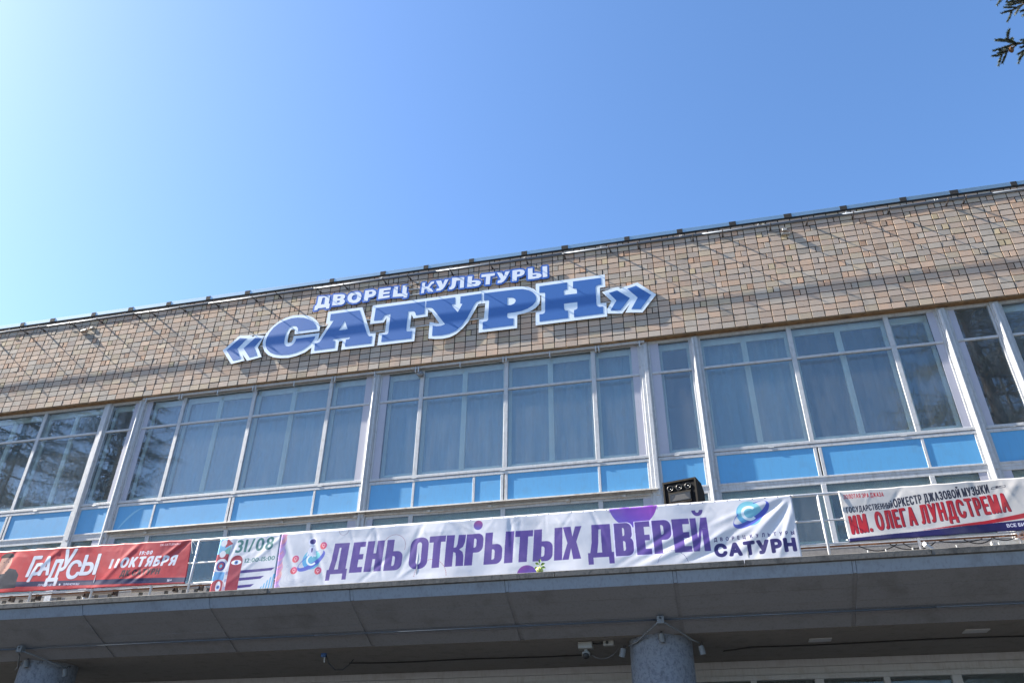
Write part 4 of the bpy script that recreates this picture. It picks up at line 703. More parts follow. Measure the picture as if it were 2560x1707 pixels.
GLYPH = {"+":[[[251,589],[251,394],[56,394],[56,312],[251,312],[251,117],[333,117],[333,312],[528,312],[528,394],[333,394],[333,589]]],"-":[[[283,267],[40,267],[40,174],[283,174]]],".":[[[109,111],[86,106],[67,93],[54,74],[49,51],[54,28],[67,9],[86,-4],[109,-9],[132,-4],[151,9],[164,28],[169,51],[164,74],[151,93],[132,106]]],"/":[[[8,-9],[78,-9],[274,691],[204,691]]],"0":[[[470,341],[454,484],[410,595],[340,666],[250,691],[160,666],[90,595],[46,484],[30,341],[46,198],[90,87],[160,16],[250,-9],[340,16],[410,87],[454,198]],[[372,341],[364,233],[340,153],[301,102],[250,84],[199,102],[161,153],[136,233],[128,341],[136,449],[161,530],[199,580],[250,598],[301,580],[340,530],[364,449]]],"1":[[[300,682],[202,682],[202,0],[300,0]]],"2":[[[466,93],[205,93],[302,214],[368,312],[405,396],[417,478],[402,564],[359,632],[293,675],[209,691],[168,687],[129,675],[89,655],[48,626],[48,503],[88,547],[127,575],[165,590],[202,595],[249,586],[286,559],[310,519],[319,467],[316,428],[307,393],[292,359],[271,321],[220,243],[159,161],[95,81],[34,7],[34,0],[466,0]]],"3":[[[81,569],[114,582],[143,591],[170,596],[197,598],[246,591],[283,571],[307,539],[315,496],[307,454],[281,423],[239,404],[180,397],[180,307],[244,301],[289,277],[317,240],[326,193],[318,148],[296,114],[261,92],[216,84],[178,87],[141,97],[103,113],[64,136],[64,30],[101,13],[137,1],[173,-6],[209,-9],[296,6],[364,49],[408,114],[424,198],[418,250],[401,297],[370,336],[326,360],[366,388],[393,421],[408,462],[413,513],[399,586],[358,643],[295,678],[212,691],[176,689],[143,684],[112,675],[81,662]]],"4":[[[398,691],[356,691],[11,269],[11,224],[300,224],[300,0],[398,0],[398,224],[471,224],[471,312],[398,312]],[[298,506],[300,506],[300,312],[142,312]]],"5":[[[404,682],[101,682],[101,327],[202,336],[277,313],[324,268],[340,207],[329,160],[298,120],[254,94],[199,84],[162,87],[124,97],[87,112],[50,134],[50,33],[92,14],[133,1],[173,-7],[215,-9],[304,7],[375,53],[421,122],[438,209],[421,297],[372,367],[294,411],[190,423],[190,594],[404,594]]],"6":[[[317,691],[200,594],[114,482],[62,360],[44,233],[60,134],[105,58],[174,9],[264,-9],[341,7],[405,51],[449,116],[465,195],[450,274],[410,337],[350,379],[274,394],[242,392],[214,385],[189,376],[167,366],[198,437],[246,506],[307,567],[376,616]],[[146,265],[175,282],[200,294],[225,299],[254,301],[299,293],[335,271],[358,238],[367,196],[359,150],[337,115],[302,92],[258,84],[207,97],[166,133],[143,189]]],"7":[[[490,682],[49,682],[49,589],[344,589],[94,29],[181,-9]]],"8":[[[468,184],[462,234],[444,280],[414,318],[373,348],[411,380],[437,416],[453,454],[458,493],[443,572],[401,634],[337,676],[257,691],[174,676],[108,635],[64,573],[48,495],[53,453],[69,414],[95,378],[129,348],[86,317],[56,279],[38,235],[32,185],[49,109],[96,47],[165,6],[252,-9],[337,6],[406,47],[451,108]],[[360,495],[352,456],[329,423],[295,401],[253,393],[212,401],[178,424],[155,457],[146,497],[154,539],[176,570],[211,591],[255,598],[297,590],[330,569],[352,536]],[[370,192],[362,151],[340,117],[302,93],[250,84],[202,92],[164,114],[139,149],[130,192],[139,236],[163,270],[202,292],[252,300],[300,292],[337,269],[361,235]]],"9":[[[187,-9],[297,80],[384,191],[441,316],[461,442],[445,541],[400,620],[331,672],[244,691],[158,674],[93,628],[51,563],[36,489],[51,411],[92,348],[153,305],[229,290],[257,292],[284,298],[311,307],[335,319],[311,253],[267,187],[205,123],[127,63]],[[134,490],[142,533],[166,568],[201,590],[246,598],[290,588],[327,561],[351,522],[360,475],[360,463],[359,450],[358,436],[355,420],[327,403],[299,392],[273,385],[250,383],[205,391],[168,414],[143,448]]],":":[[[109,458],[86,453],[67,440],[54,421],[49,398],[54,375],[67,356],[86,343],[109,338],[132,343],[151,356],[164,375],[169,398],[164,421],[151,440],[132,453]],[[109,111],[86,106],[67,93],[54,74],[49,51],[54,28],[67,9],[86,-4],[109,-9],[132,-4],[151,9],[164,28],[169,51],[164,74],[151,93],[132,106]]],"@":[[[891,9],[836,-49],[760,-96],[665,-127],[549,-138],[370,-113],[238,-39],[155,78],[127,237],[158,405],[242,538],[371,626],[533,658],[672,635],[783,570],[857,472],[883,349],[859,230],[805,146],[742,95],[696,78],[677,82],[666,95],[661,113],[664,138],[746,515],[658,515],[641,439],[612,478],[577,506],[537,523],[494,529],[400,503],[319,433],[262,334],[240,220],[253,131],[291,62],[348,16],[419,-1],[457,4],[495,20],[532,46],[567,80],[573,44],[592,18],[622,3],[664,-2],[772,28],[866,106],[931,218],[956,348],[925,501],[838,621],[705,701],[537,729],[313,681],[163,558],[80,396],[54,229],[88,45],[186,-93],[341,-180],[548,-210],[689,-196],[808,-154],[905,-86],[981,9]],[[331,213],[345,304],[383,382],[437,437],[500,458],[547,448],[582,420],[605,375],[613,316],[598,226],[559,147],[503,92],[439,71],[395,81],[361,110],[339,155]]],"A":[[[362,686],[293,686],[0,0],[100,0],[186,201],[476,201],[567,0],[667,0]],[[326,536],[436,289],[224,289]]],"D":[[[76,0],[342,0],[493,29],[607,105],[679,214],[704,341],[683,462],[617,572],[504,651],[341,682],[76,682]],[[174,594],[325,594],[449,574],[536,519],[586,438],[603,341],[592,266],[550,183],[466,116],[330,88],[174,88]]],"H":[[[653,682],[555,682],[555,385],[173,385],[173,682],[75,682],[75,0],[173,0],[173,297],[555,297],[555,0],[653,0]]],"K":[[[285,359],[582,682],[460,682],[173,370],[173,682],[75,682],[75,0],[173,0],[173,337],[520,0],[655,0]]],"N":[[[706,682],[614,682],[614,154],[152,682],[74,682],[74,0],[166,0],[166,525],[622,0],[706,0]]],"O":[[[45,341],[71,208],[143,97],[258,20],[409,-9],[564,20],[680,97],[753,209],[778,341],[752,476],[679,587],[563,663],[411,691],[261,663],[145,587],[71,475]],[[146,341],[166,445],[222,527],[305,581],[411,601],[517,581],[601,527],[657,445],[677,341],[657,238],[601,155],[517,101],[411,81],[305,101],[221,155],[166,238]]],"R":[[[77,682],[77,0],[175,0],[175,296],[216,296],[253,291],[292,271],[338,223],[397,140],[487,0],[604,0],[574,42],[551,74],[531,103],[511,135],[474,195],[439,246],[402,289],[359,324],[408,351],[443,389],[465,436],[473,491],[457,571],[413,631],[342,669],[249,682]],[[175,598],[238,598],[299,591],[340,570],[364,538],[372,495],[366,454],[345,418],[303,393],[238,384],[175,384]]],"S":[[[399,643],[362,664],[324,679],[286,688],[247,691],[162,678],[97,642],[55,584],[40,509],[86,396],[188,320],[289,252],[335,165],[328,136],[308,108],[273,87],[224,79],[175,85],[128,104],[84,136],[44,178],[44,54],[87,26],[133,6],[182,-5],[235,-9],[311,5],[372,43],[412,102],[426,176],[380,303],[279,381],[177,443],[131,522],[139,555],[161,581],[196,597],[239,603],[275,600],[315,588],[356,566],[399,532]]],"T":[[[587,682],[17,682],[17,594],[253,594],[253,0],[351,0],[351,594],[587,594]]],"U":[[[648,682],[550,682],[550,285],[548,240],[542,200],[528,165],[507,136],[479,114],[443,97],[399,85],[347,81],[305,85],[266,95],[231,113],[200,139],[181,163],[168,192],[161,229],[159,279],[159,682],[61,682],[61,258],[85,138],[149,55],[240,7],[345,-9],[478,11],[573,67],[629,154],[648,268]]],"W":[[[1041,682],[944,682],[758,212],[568,682],[475,682],[286,212],[98,682],[0,682],[276,-6],[295,-6],[521,552],[745,-6],[764,-6]]],"А":[[[23,0],[288,728],[395,728],[662,0],[565,0],[411,433],[403,454],[395,478],[387,504],[378,533],[332,684],[351,684],[338,640],[326,599],[315,563],[305,531],[272,433],[122,0]],[[157,203],[157,284],[529,284],[529,203]]],"Б":[[[86,0],[86,728],[521,728],[521,646],[178,646],[178,422],[346,422],[382,420],[415,416],[446,408],[474,397],[499,383],[522,367],[541,347],[558,326],[570,301],[580,275],[585,246],[587,215],[585,183],[580,154],[571,126],[558,101],[542,78],[523,58],[500,41],[475,27],[446,15],[415,7],[382,2],[346,0]],[[178,81],[344,81],[378,83],[409,90],[435,101],[457,116],[475,135],[487,159],[495,185],[497,216],[495,244],[487,269],[475,291],[457,309],[435,323],[409,334],[378,340],[344,342],[178,342]]],"В":[[[86,0],[86,728],[345,728],[381,726],[414,722],[443,713],[470,702],[493,688],[514,672],[531,653],[545,632],[555,609],[563,586],[567,561],[569,535],[568,513],[565,492],[560,474],[553,458],[544,443],[534,430],[523,419],[510,409],[495,401],[481,393],[466,387],[450,381],[450,375],[467,373],[485,368],[502,361],[519,352],[535,340],[550,325],[564,309],[576,291],[585,270],[592,247],[597,222],[598,195],[596,168],[592,143],[584,118],[573,96],[558,74],[540,56],[518,39],[493,26],[463,14],[430,6],[394,2],[353,0]],[[178,82],[350,82],[389,84],[423,90],[450,100],[472,114],[487,131],[499,150],[506,172],[508,195],[507,213],[503,230],[498,247],[490,263],[479,277],[467,290],[453,302],[437,312],[419,320],[400,325],[378,329],[355,330],[178,330]],[[178,408],[340,408],[360,409],[378,412],[396,417],[412,424],[427,432],[441,442],[452,454],[462,467],[470,482],[476,497],[479,514],[480,532],[478,555],[472,577],[461,596],[447,614],[428,628],[405,638],[376,644],[343,646],[178,646]]],"Г":[[[529,728],[529,646],[178,646],[178,0],[86,0],[86,728]]],"Д":[[[45,-156],[45,81],[104,81],[113,90],[122,100],[131,111],[139,123],[146,137],[154,152],[161,170],[168,189],[174,209],[180,232],[186,258],[191,285],[196,315],[200,348],[204,383],[207,421],[232,728],[687,728],[687,81],[768,81],[768,-156],[679,-156],[679,0],[134,0],[134,-156]],[[211,81],[595,81],[595,646],[316,646],[298,421],[295,383],[291,347],[286,311],[281,277],[274,245],[268,214],[260,186],[252,160],[243,136],[233,115],[223,96]]],"Е":[[[86,0],[86,728],[533,728],[533,646],[178,646],[178,409],[508,409],[508,327],[178,327],[178,82],[537,82],[537,0]]],"Ж":[[[524,728],[524,0],[432,0],[432,728]],[[26,0],[261,378],[45,728],[157,728],[344,404],[613,404],[799,728],[910,728],[695,377],[929,0],[824,0],[628,323],[327,323],[130,0]]],"З":[[[309,-10],[274,-8],[241,-4],[210,4],[182,15],[155,29],[132,45],[111,63],[94,85],[80,108],[69,133],[63,159],[60,188],[153,188],[155,171],[160,154],[166,139],[176,126],[187,113],[200,102],[214,93],[231,85],[248,79],[267,74],[287,72],[308,71],[330,72],[351,75],[371,80],[390,87],[406,96],[421,106],[435,118],[446,132],[455,147],[462,163],[466,181],[467,199],[466,218],[462,237],[455,253],[447,269],[435,283],[422,296],[406,307],[389,316],[369,323],[347,329],[322,332],[296,333],[237,333],[237,413],[296,413],[317,414],[337,417],[355,421],[372,428],[388,436],[401,446],[413,458],[423,471],[431,486],[437,501],[440,518],[441,536],[440,554],[437,571],[432,586],[425,600],[416,613],[406,624],[393,634],[380,642],[364,649],[347,653],[329,656],[310,657],[291,656],[273,654],[255,649],[239,643],[223,635],[209,626],[197,616],[186,604],[176,590],[170,575],[166,559],[164,541],[75,541],[78,569],[85,596],[95,620],[109,644],[126,665],[146,683],[169,699],[194,713],[221,723],[250,731],[280,735],[311,737],[344,735],[374,730],[403,722],[429,710],[452,695],[472,679],[490,660],[505,639],[517,616],[525,592],[530,567],[532,541],[530,512],[524,485],[513,460],[499,438],[481,418],[460,401],[437,388],[410,378],[410,373],[433,368],[453,361],[472,352],[490,341],[505,328],[518,314],[530,298],[540,281],[548,262],[553,242],[557,221],[558,199],[556,170],[550,142],[540,116],[525,92],[508,69],[487,49],[464,32],[437,17],[408,5],[377,-3],[344,-8]]],"И":[[[663,0],[570,0],[570,416],[571,469],[574,549],[578,649],[595,646],[538,545],[496,473],[459,415],[196,0],[86,0],[86,728],[178,728],[178,279],[178,225],[176,155],[169,77],[157,79],[195,153],[230,216],[258,261],[554,728],[663,728]]],"Й":[[[663,0],[570,0],[570,416],[571,469],[574,549],[578,649],[595,646],[538,545],[496,473],[459,415],[196,0],[86,0],[86,728],[178,728],[178,279],[178,225],[176,155],[169,77],[157,79],[195,153],[230,216],[258,261],[554,728],[663,728]],[[375,804],[356,805],[337,809],[320,814],[304,823],[289,833],[275,844],[263,858],[253,873],[245,889],[239,906],[235,923],[234,942],[298,942],[299,926],[303,912],[310,899],[320,888],[331,878],[344,871],[359,867],[375,866],[391,867],[406,871],[419,878],[431,888],[440,899],[447,912],[451,926],[452,942],[517,942],[516,923],[512,906],[506,889],[498,873],[488,858],[476,844],[462,833],[447,823],[431,814],[413,809],[395,805]]],"К":[[[86,0],[86,728],[178,728],[178,411],[280,411],[518,728],[630,728],[359,375],[642,0],[530,0],[284,330],[178,330],[178,0]]],"Л":[[[45,0],[45,81],[65,81],[81,82],[96,84],[109,89],[120,95],[130,103],[139,114],[146,129],[153,147],[158,168],[163,194],[167,224],[170,258],[208,728],[657,728],[657,0],[565,0],[565,646],[292,646],[260,251],[257,220],[253,191],[249,164],[244,139],[237,116],[230,95],[221,77],[211,61],[200,46],[187,34],[172,23],[157,15],[139,8],[119,4],[96,1],[72,0]]],"М":[[[86,0],[86,728],[217,728],[396,268],[411,227],[428,175],[446,120],[460,70],[439,70],[455,118],[472,174],[490,227],[504,268],[681,728],[812,728],[812,0],[721,0],[721,416],[722,468],[723,528],[724,591],[725,654],[733,654],[712,586],[689,519],[669,461],[652,416],[489,0],[409,0],[244,416],[228,459],[207,516],[185,583],[160,654],[170,654],[172,595],[173,532],[174,470],[174,416],[174,0]]],"Н":[[[86,0],[86,728],[178,728],[178,413],[561,413],[561,728],[653,728],[653,0],[561,0],[561,332],[178,332],[178,0]]],"О":[[[382,-10],[336,-7],[293,1],[253,16],[215,36],[180,61],[150,91],[123,125],[100,165],[82,209],[69,257],[61,308],[58,363],[61,419],[69,471],[82,519],[100,562],[123,602],[150,637],[180,666],[215,692],[253,711],[293,726],[336,734],[382,737],[428,734],[471,726],[511,711],[549,692],[584,666],[614,637],[641,602],[664,562],[682,519],[695,471],[702,419],[705,363],[702,308],[695,257],[682,209],[664,165],[641,125],[614,91],[584,61],[549,36],[511,16],[471,1],[428,-7]],[[382,76],[414,78],[444,84],[473,95],[500,109],[525,127],[548,150],[567,176],[584,207],[598,240],[607,278],[613,319],[615,363],[613,408],[607,450],[598,487],[584,522],[567,552],[548,578],[525,601],[500,619],[473,633],[444,644],[414,650],[382,652],[350,650],[319,644],[290,633],[263,619],[238,600],[216,577],[196,551],[179,521],[165,487],[156,450],[150,408],[148,363],[150,319],[156,278],[165,240],[179,207],[196,176],[216,150],[238,127],[263,109],[290,95],[319,84],[350,78]]],"П":[[[653,728],[653,0],[561,0],[561,646],[178,646],[178,0],[86,0],[86,728]]],"Р":[[[86,0],[86,728],[336,728],[376,726],[413,720],[446,711],[475,698],[501,681],[523,662],[542,640],[557,615],[569,588],[577,560],[582,529],[584,497],[582,465],[577,435],[569,407],[557,380],[542,355],[523,333],[501,313],[475,297],[446,283],[413,274],[376,268],[336,266],[156,266],[156,347],[333,347],[360,348],[384,352],[406,358],[425,367],[441,377],[455,390],[467,404],[477,420],[484,438],[489,456],[492,476],[493,497],[492,518],[489,538],[484,557],[477,575],[467,590],[455,604],[441,617],[425,627],[405,635],[384,641],[359,645],[332,646],[178,646],[178,0]]],"С":[[[382,-10],[336,-7],[293,1],[253,16],[215,36],[180,61],[150,91],[123,125],[100,165],[82,209],[69,257],[61,308],[58,363],[61,419],[69,471],[82,519],[100,562],[123,602],[150,637],[180,666],[215,692],[253,711],[293,726],[336,734],[382,737],[410,736],[436,733],[462,728],[487,721],[511,712],[534,701],[555,689],[575,674],[594,658],[611,640],[626,620],[641,599],[653,576],[663,551],[670,525],[676,498],[584,498],[579,516],[573,534],[566,550],[557,565],[547,578],[536,591],[524,602],[511,613],[497,622],[483,630],[467,636],[451,642],[434,646],[417,650],[400,651],[382,652],[349,650],[319,643],[289,633],[262,618],[237,599],[215,577],[195,550],[179,520],[165,486],[156,449],[150,408],[148,363],[150,319],[156,278],[165,241],[179,207],[196,177],[216,151],[238,128],[263,110],[290,95],[319,84],[350,78],[382,76],[400,77],[417,79],[434,82],[451,86],[467,92],[483,98],[497,106],[511,116],[524,126],[536,137],[547,150],[557,164],[566,178],[573,194],[579,211],[584,229],[676,229],[670,202],[663,177],[653,152],[641,130],[627,108],[612,88],[594,70],[576,54],[555,39],[534,27],[511,16],[487,7],[462,-1],[436,-6],[410,-9]]],"Т":[[[45,646],[45,728],[596,728],[596,646],[367,646],[367,0],[275,0],[275,646]]],"У":[[[124,0],[124,82],[175,82],[192,83],[207,85],[221,88],[233,94],[243,100],[251,109],[259,119],[265,132],[279,166],[23,728],[125,728],[220,510],[233,482],[244,455],[255,429],[265,404],[299,308],[332,212],[306,212],[354,350],[367,387],[382,426],[398,467],[415,510],[501,728],[601,728],[349,120],[341,103],[333,87],[324,72],[315,58],[305,45],[292,34],[278,24],[263,16],[244,9],[223,4],[200,1],[173,0]]],"Х":[[[26,0],[311,407],[311,338],[42,728],[149,728],[254,573],[292,516],[320,471],[348,417],[332,417],[361,470],[389,516],[427,573],[534,728],[638,728],[370,342],[370,410],[652,0],[546,0],[418,185],[384,236],[358,280],[330,331],[350,331],[323,281],[295,237],[260,185],[131,0]]],"Ц":[[[632,0],[86,0],[86,728],[178,728],[178,81],[540,81],[540,728],[632,728]],[[615,-156],[615,0],[579,0],[579,81],[703,81],[703,-156]]],"Ч":[[[319,271],[282,273],[248,277],[217,285],[189,296],[163,309],[140,327],[121,347],[105,372],[92,399],[82,430],[77,465],[75,504],[75,728],[167,728],[167,504],[170,467],[179,436],[193,410],[214,390],[238,374],[266,363],[297,356],[331,354],[361,355],[389,359],[417,365],[445,374],[471,385],[497,398],[522,412],[546,428],[546,337],[522,323],[497,311],[471,299],[444,290],[415,281],[385,276],[353,272]],[[518,0],[518,728],[610,728],[610,0]]],"Ш":[[[86,728],[178,728],[178,81],[431,81],[431,728],[522,728],[522,81],[775,81],[775,728],[867,728],[867,0],[86,0]]],"Ы":[[[154,440],[352,440],[388,438],[422,433],[453,425],[482,414],[508,399],[531,382],[550,362],[567,339],[580,314],[590,286],[595,256],[597,224],[595,191],[590,160],[580,131],[568,105],[551,81],[532,61],[509,43],[483,28],[454,15],[423,7],[389,2],[352,0],[86,0],[86,728],[178,728],[178,80],[352,80],[386,82],[416,90],[442,102],[465,119],[483,140],[496,165],[503,193],[506,225],[505,245],[501,264],[495,281],[487,297],[477,310],[464,323],[450,333],[434,343],[415,350],[396,355],[375,358],[352,359],[154,359]],[[789,728],[789,0],[697,0],[697,728]]],"Ь":[[[154,440],[352,440],[388,438],[422,433],[453,425],[482,414],[508,399],[531,382],[550,362],[567,339],[580,314],[590,286],[595,256],[597,224],[595,191],[590,160],[580,131],[568,105],[551,81],[532,61],[509,43],[483,28],[454,15],[423,7],[389,2],[352,0],[86,0],[86,728],[178,728],[178,80],[352,80],[386,82],[416,90],[442,102],[465,119],[483,140],[496,165],[503,193],[506,225],[505,245],[501,264],[495,281],[487,297],[477,310],[464,323],[450,333],[434,343],[415,350],[396,355],[375,358],[352,359],[154,359]]],"Э":[[[348,-10],[320,-9],[294,-6],[268,-1],[243,7],[218,16],[196,27],[174,39],[154,54],[135,70],[118,88],[103,108],[89,130],[77,152],[67,177],[59,202],[53,229],[146,229],[151,211],[157,194],[164,178],[173,164],[182,150],[193,137],[205,126],[219,115],[233,106],[247,98],[263,91],[279,86],[296,81],[313,78],[330,77],[348,76],[381,78],[411,84],[440,95],[468,110],[492,128],[515,151],[534,177],[551,207],[565,241],[574,278],[580,319],[582,363],[580,408],[574,449],[565,486],[551,521],[534,551],[515,577],[492,600],[468,619],[440,633],[411,644],[381,650],[348,652],[330,651],[313,650],[296,646],[279,642],[263,636],[247,630],[233,622],[219,613],[205,602],[193,591],[182,578],[173,565],[164,550],[157,534],[151,516],[146,498],[53,498],[59,525],[67,551],[77,576],[89,599],[103,620],[118,640],[136,658],[155,674],[175,689],[196,701],[219,712],[243,721],[268,728],[294,733],[320,736],[348,737],[394,734],[437,726],[477,711],[515,692],[550,666],[580,637],[607,602],[630,562],[648,519],[662,471],[669,419],[672,363],[669,308],[662,257],[648,209],[630,166],[607,126],[580,91],[550,61],[515,36],[477,16],[437,2],[394,-7]],[[277,331],[277,412],[614,412],[614,331]]],"Я":[[[556,0],[464,0],[464,646],[310,646],[282,645],[258,642],[236,636],[217,629],[201,619],[187,607],[175,594],[165,579],[158,562],[152,544],[149,524],[148,503],[149,483],[152,464],[158,446],[165,430],[175,415],[187,402],[201,391],[217,382],[236,374],[257,369],[282,366],[309,365],[505,365],[505,283],[305,283],[265,285],[229,290],[196,298],[167,311],[141,326],[118,344],[99,364],[84,388],[72,414],[64,442],[59,471],[57,503],[59,535],[64,565],[72,593],[84,620],[99,643],[118,665],[140,683],[166,699],[195,712],[228,721],[265,726],[305,728],[556,728]],[[138,0],[31,0],[209,328],[313,328]]]}
BRANCHES = [[[8.9, 6.4, 9.6], [4.006, 6.3, 9.241999999999999], 5, 9], [[8.9, 6.4, 9.2], [3.657, 6.2, 8.506], 6, 9], [[8.9, 6.4, 10.4], [4.153, 6.6, 9.921999999999999], 7, 9]]

# ------------------------------------------------------------------ cut-out signs on the brick band
def flat_shape(loops, y0, y1, name):
    """plate with the given (x, z) outlines (holes allowed), between depths y0 (front) and y1 (back)"""
    cu = bpy.data.curves.new('tmp', 'CURVE'); cu.dimensions = '2D'; cu.fill_mode = 'BOTH'
    cu.extrude = (y1 - y0) / 2
    for l in loops:
        sp = cu.splines.new('POLY'); sp.points.add(len(l) - 1)
        for p, (x, z) in zip(sp.points, l): p.co = (x, z, 0, 1)
        sp.use_cyclic_u = True
    o = bpy.data.objects.new('tmp', cu); COL.objects.link(o)
    dg = bpy.context.evaluated_depsgraph_get(); dg.update()
    me = bpy.data.meshes.new_from_object(o.evaluated_get(dg))
    bpy.data.objects.remove(o); bpy.data.curves.remove(cu)
    for v in me.vertices:
        x, z, e = v.co
        v.co = (x, (y0 + y1) / 2 - e, z + H)
    me.name = name
    bm = bmesh.new(); bm.from_mesh(me)
    bmesh.ops.remove_doubles(bm, verts=bm.verts, dist=0.0005)
    bmesh.ops.recalc_face_normals(bm, faces=bm.faces)
    bm.to_mesh(me); bm.free()
    me.materials.clear()
    return me

SG = (0, 14.55, 0)
sg = thing('name_sign', 'large sign of blue slab letters with white borders in angle quotes on the brick band', 'sign', (-5.6, 14.55, 9.83 + H))
def sgp(name, me, mat, parent):
    o = link(name, me, mat, parent)
    if parent.type == 'EMPTY': o.location = [-c for c in parent.location]
    return o
dy = 0.0
for i, k in enumerate(SIGN['plate']):
    dy = 0.0015 * (i % 2)
    p = sgp('backing_plate', flat_shape([SIGN['plate'][k]], 14.546 + dy, 14.556 + dy, 'backing_plate'), M['signwhite'], sg)
    if k in ('guillemet_open', 'guillemet_close'):
        for l in SIGN['blue'][k]:
            sgp('quote_mark', flat_shape([l], 14.5425 + dy, 14.5465 + dy, 'quote_mark'), M['signblue'], p)
    else:
        sgp('letter', flat_shape(SIGN['blue'][k], 14.5425 + dy, 14.5465 + dy, 'letter'), M['signblue'], p)
for x0, x1, z in ((-10.6, -0.6, 10.62), (-9.9, -0.5, 10.25)):
    r_ = MB().box(x0, x1, 14.5585, 14.598, z + H - 0.012, z + H + 0.012).mesh('mounting_rail')
    sgp('mounting_rail', r_, M['plastic'], sg)

ws = thing('words_sign', 'small two-word sign of white letters on blue plates just above the big letters', 'sign', (-5.6, 14.55, 11.1 + H))
def area(l): return sum(l[i][0] * l[(i + 1) % len(l)][1] - l[(i + 1) % len(l)][0] * l[i][1] for i in range(len(l))) / 2
big = area(max(SIGN['smallplate'], key=lambda l: abs(area(l))))
outer = [l for l in SIGN['smallplate'] if area(l) * big > 0]
holes = [l for l in SIGN['smallplate'] if area(l) * big < 0]
for i, l in enumerate(outer):
    xs = [p[0] for p in l]
    hs = [h for h in holes if min(xs) < h[0][0] < max(xs)]
    sgp('backing_plate', flat_shape([l] + hs, 14.547, 14.557, 'backing_plate'), M['smallblue'], ws)
for loops in SIGN['small']:
    sgp('letter', flat_shape(loops, 14.5435, 14.5475, 'letter'), M['smallwhite'], ws)
for x0, x1, z in ((-8.3, -2.8, 11.36), (-8.3, -2.8, 11.2)):
    sgp('mounting_rail', MB().box(x0, x1, 14.5585, 14.598, z + H - 0.01, z + H + 0.01).mesh('mounting_rail'), M['plastic'], ws)

# ------------------------------------------------------------------ pipe with brackets, cable tray and floodlights under the cap
lr = thing('lighting_rail', 'long shiny pipe held off the brick wall by short brackets below the roof edge', 'pipe', (-5, 14.4, 11.68 + H))
def top(name, mb, mat, parent, smooth=False):
    return mb.build(name, mat, parent, [-c for c in parent.location], smooth)
zp = 11.655 + H; yp = 14.37
seg = [-23.5, -20.1, -16.4, -13.7, -11.55, -8.6, -5.4, -2.3, 0.9, 3.9, 6.9, 10, 13.5]
for a, b in zip(seg[:-1], seg[1:]):
    s1, s2 = rnd.uniform(-0.004, 0.004), rnd.uniform(-0.004, 0.004)
    top('pipe', MB().tube([(a, yp, zp + s1), ((a + b) / 2, yp, zp - 0.004), (b + 0.02, yp, zp + s2)], 0.020, 18), M['steel'], lr, True)
for x in (-22.5, -21.1, -19.4, -18.3, -17.22, -16.65, -15.68, -14.83, -13.71, -13.24, -12.37, -11.37, -10.29, -9.61, -8.54, -7.8, -6.76, -6.12, -5.04, -4.06, -3.17, -2.26, -1.21, -0.55, 0.7, 1.35, 2.39, 3.19, 4.13, 4.87, 6.04, 6.39, 7.7, 9.0, 10.4):
    t_ = MB()
    dx = rnd.uniform(-0.02, 0.02); dz = rnd.uniform(-0.015, 0.015)
    t_.tube([(x, yp - 0.03, zp + 0.025), (x, yp - 0.045, zp), (x, yp - 0.02, zp - 0.03), (x + dx * 0.3, yp + 0.03, zp - 0.005 + dz * 0.3), (x + dx, YW + 0.01, zp + 0.03 + dz)], [0.011, 0.012, 0.012, 0.011, 0.011], 6)
    t_.tube([(x + dx * 0.6, YW - 0.085, zp + 0.02 + dz), (x + dx, YW + 0.01, zp + 0.03 + dz)], 0.022, 8)
    top('bracket', t_, M['dark'], lr)
tr = thing('cable_tray', 'dark grey flat cable tray between the shiny pipe and the roof edge', 'cable tray', (-5, 14.55, 11.8 + H))
for a, b in zip([-24, -19, -14.5, -9.2, -4.1, 1.2, 6.3], [-19, -14.5, -9.2, -4.1, 1.2, 6.3, 14]):
    dz = rnd.uniform(-0.008, 0.008)
    top('tray_section', MB().box(a + 0.005, b - 0.005, 14.572, 14.592, 11.79 + H + dz, 11.85 + H + dz), M['tray'], tr)
for x in np.arange(-17.9, 8, 1.83):
    c_ = MB()
    for k in range(3):
        xx = x + rnd.uniform(-0.05, 0.05)
        c_.tube([(xx, 14.565, 11.83 + H), (xx + rnd.uniform(-0.03, 0.03), 14.545, 11.87 + H), (xx + rnd.uniform(-0.06, 0.06), 14.555, 11.81 + H)], 0.004, 5)
    top('cable_tie', c_, M['cord'], tr)

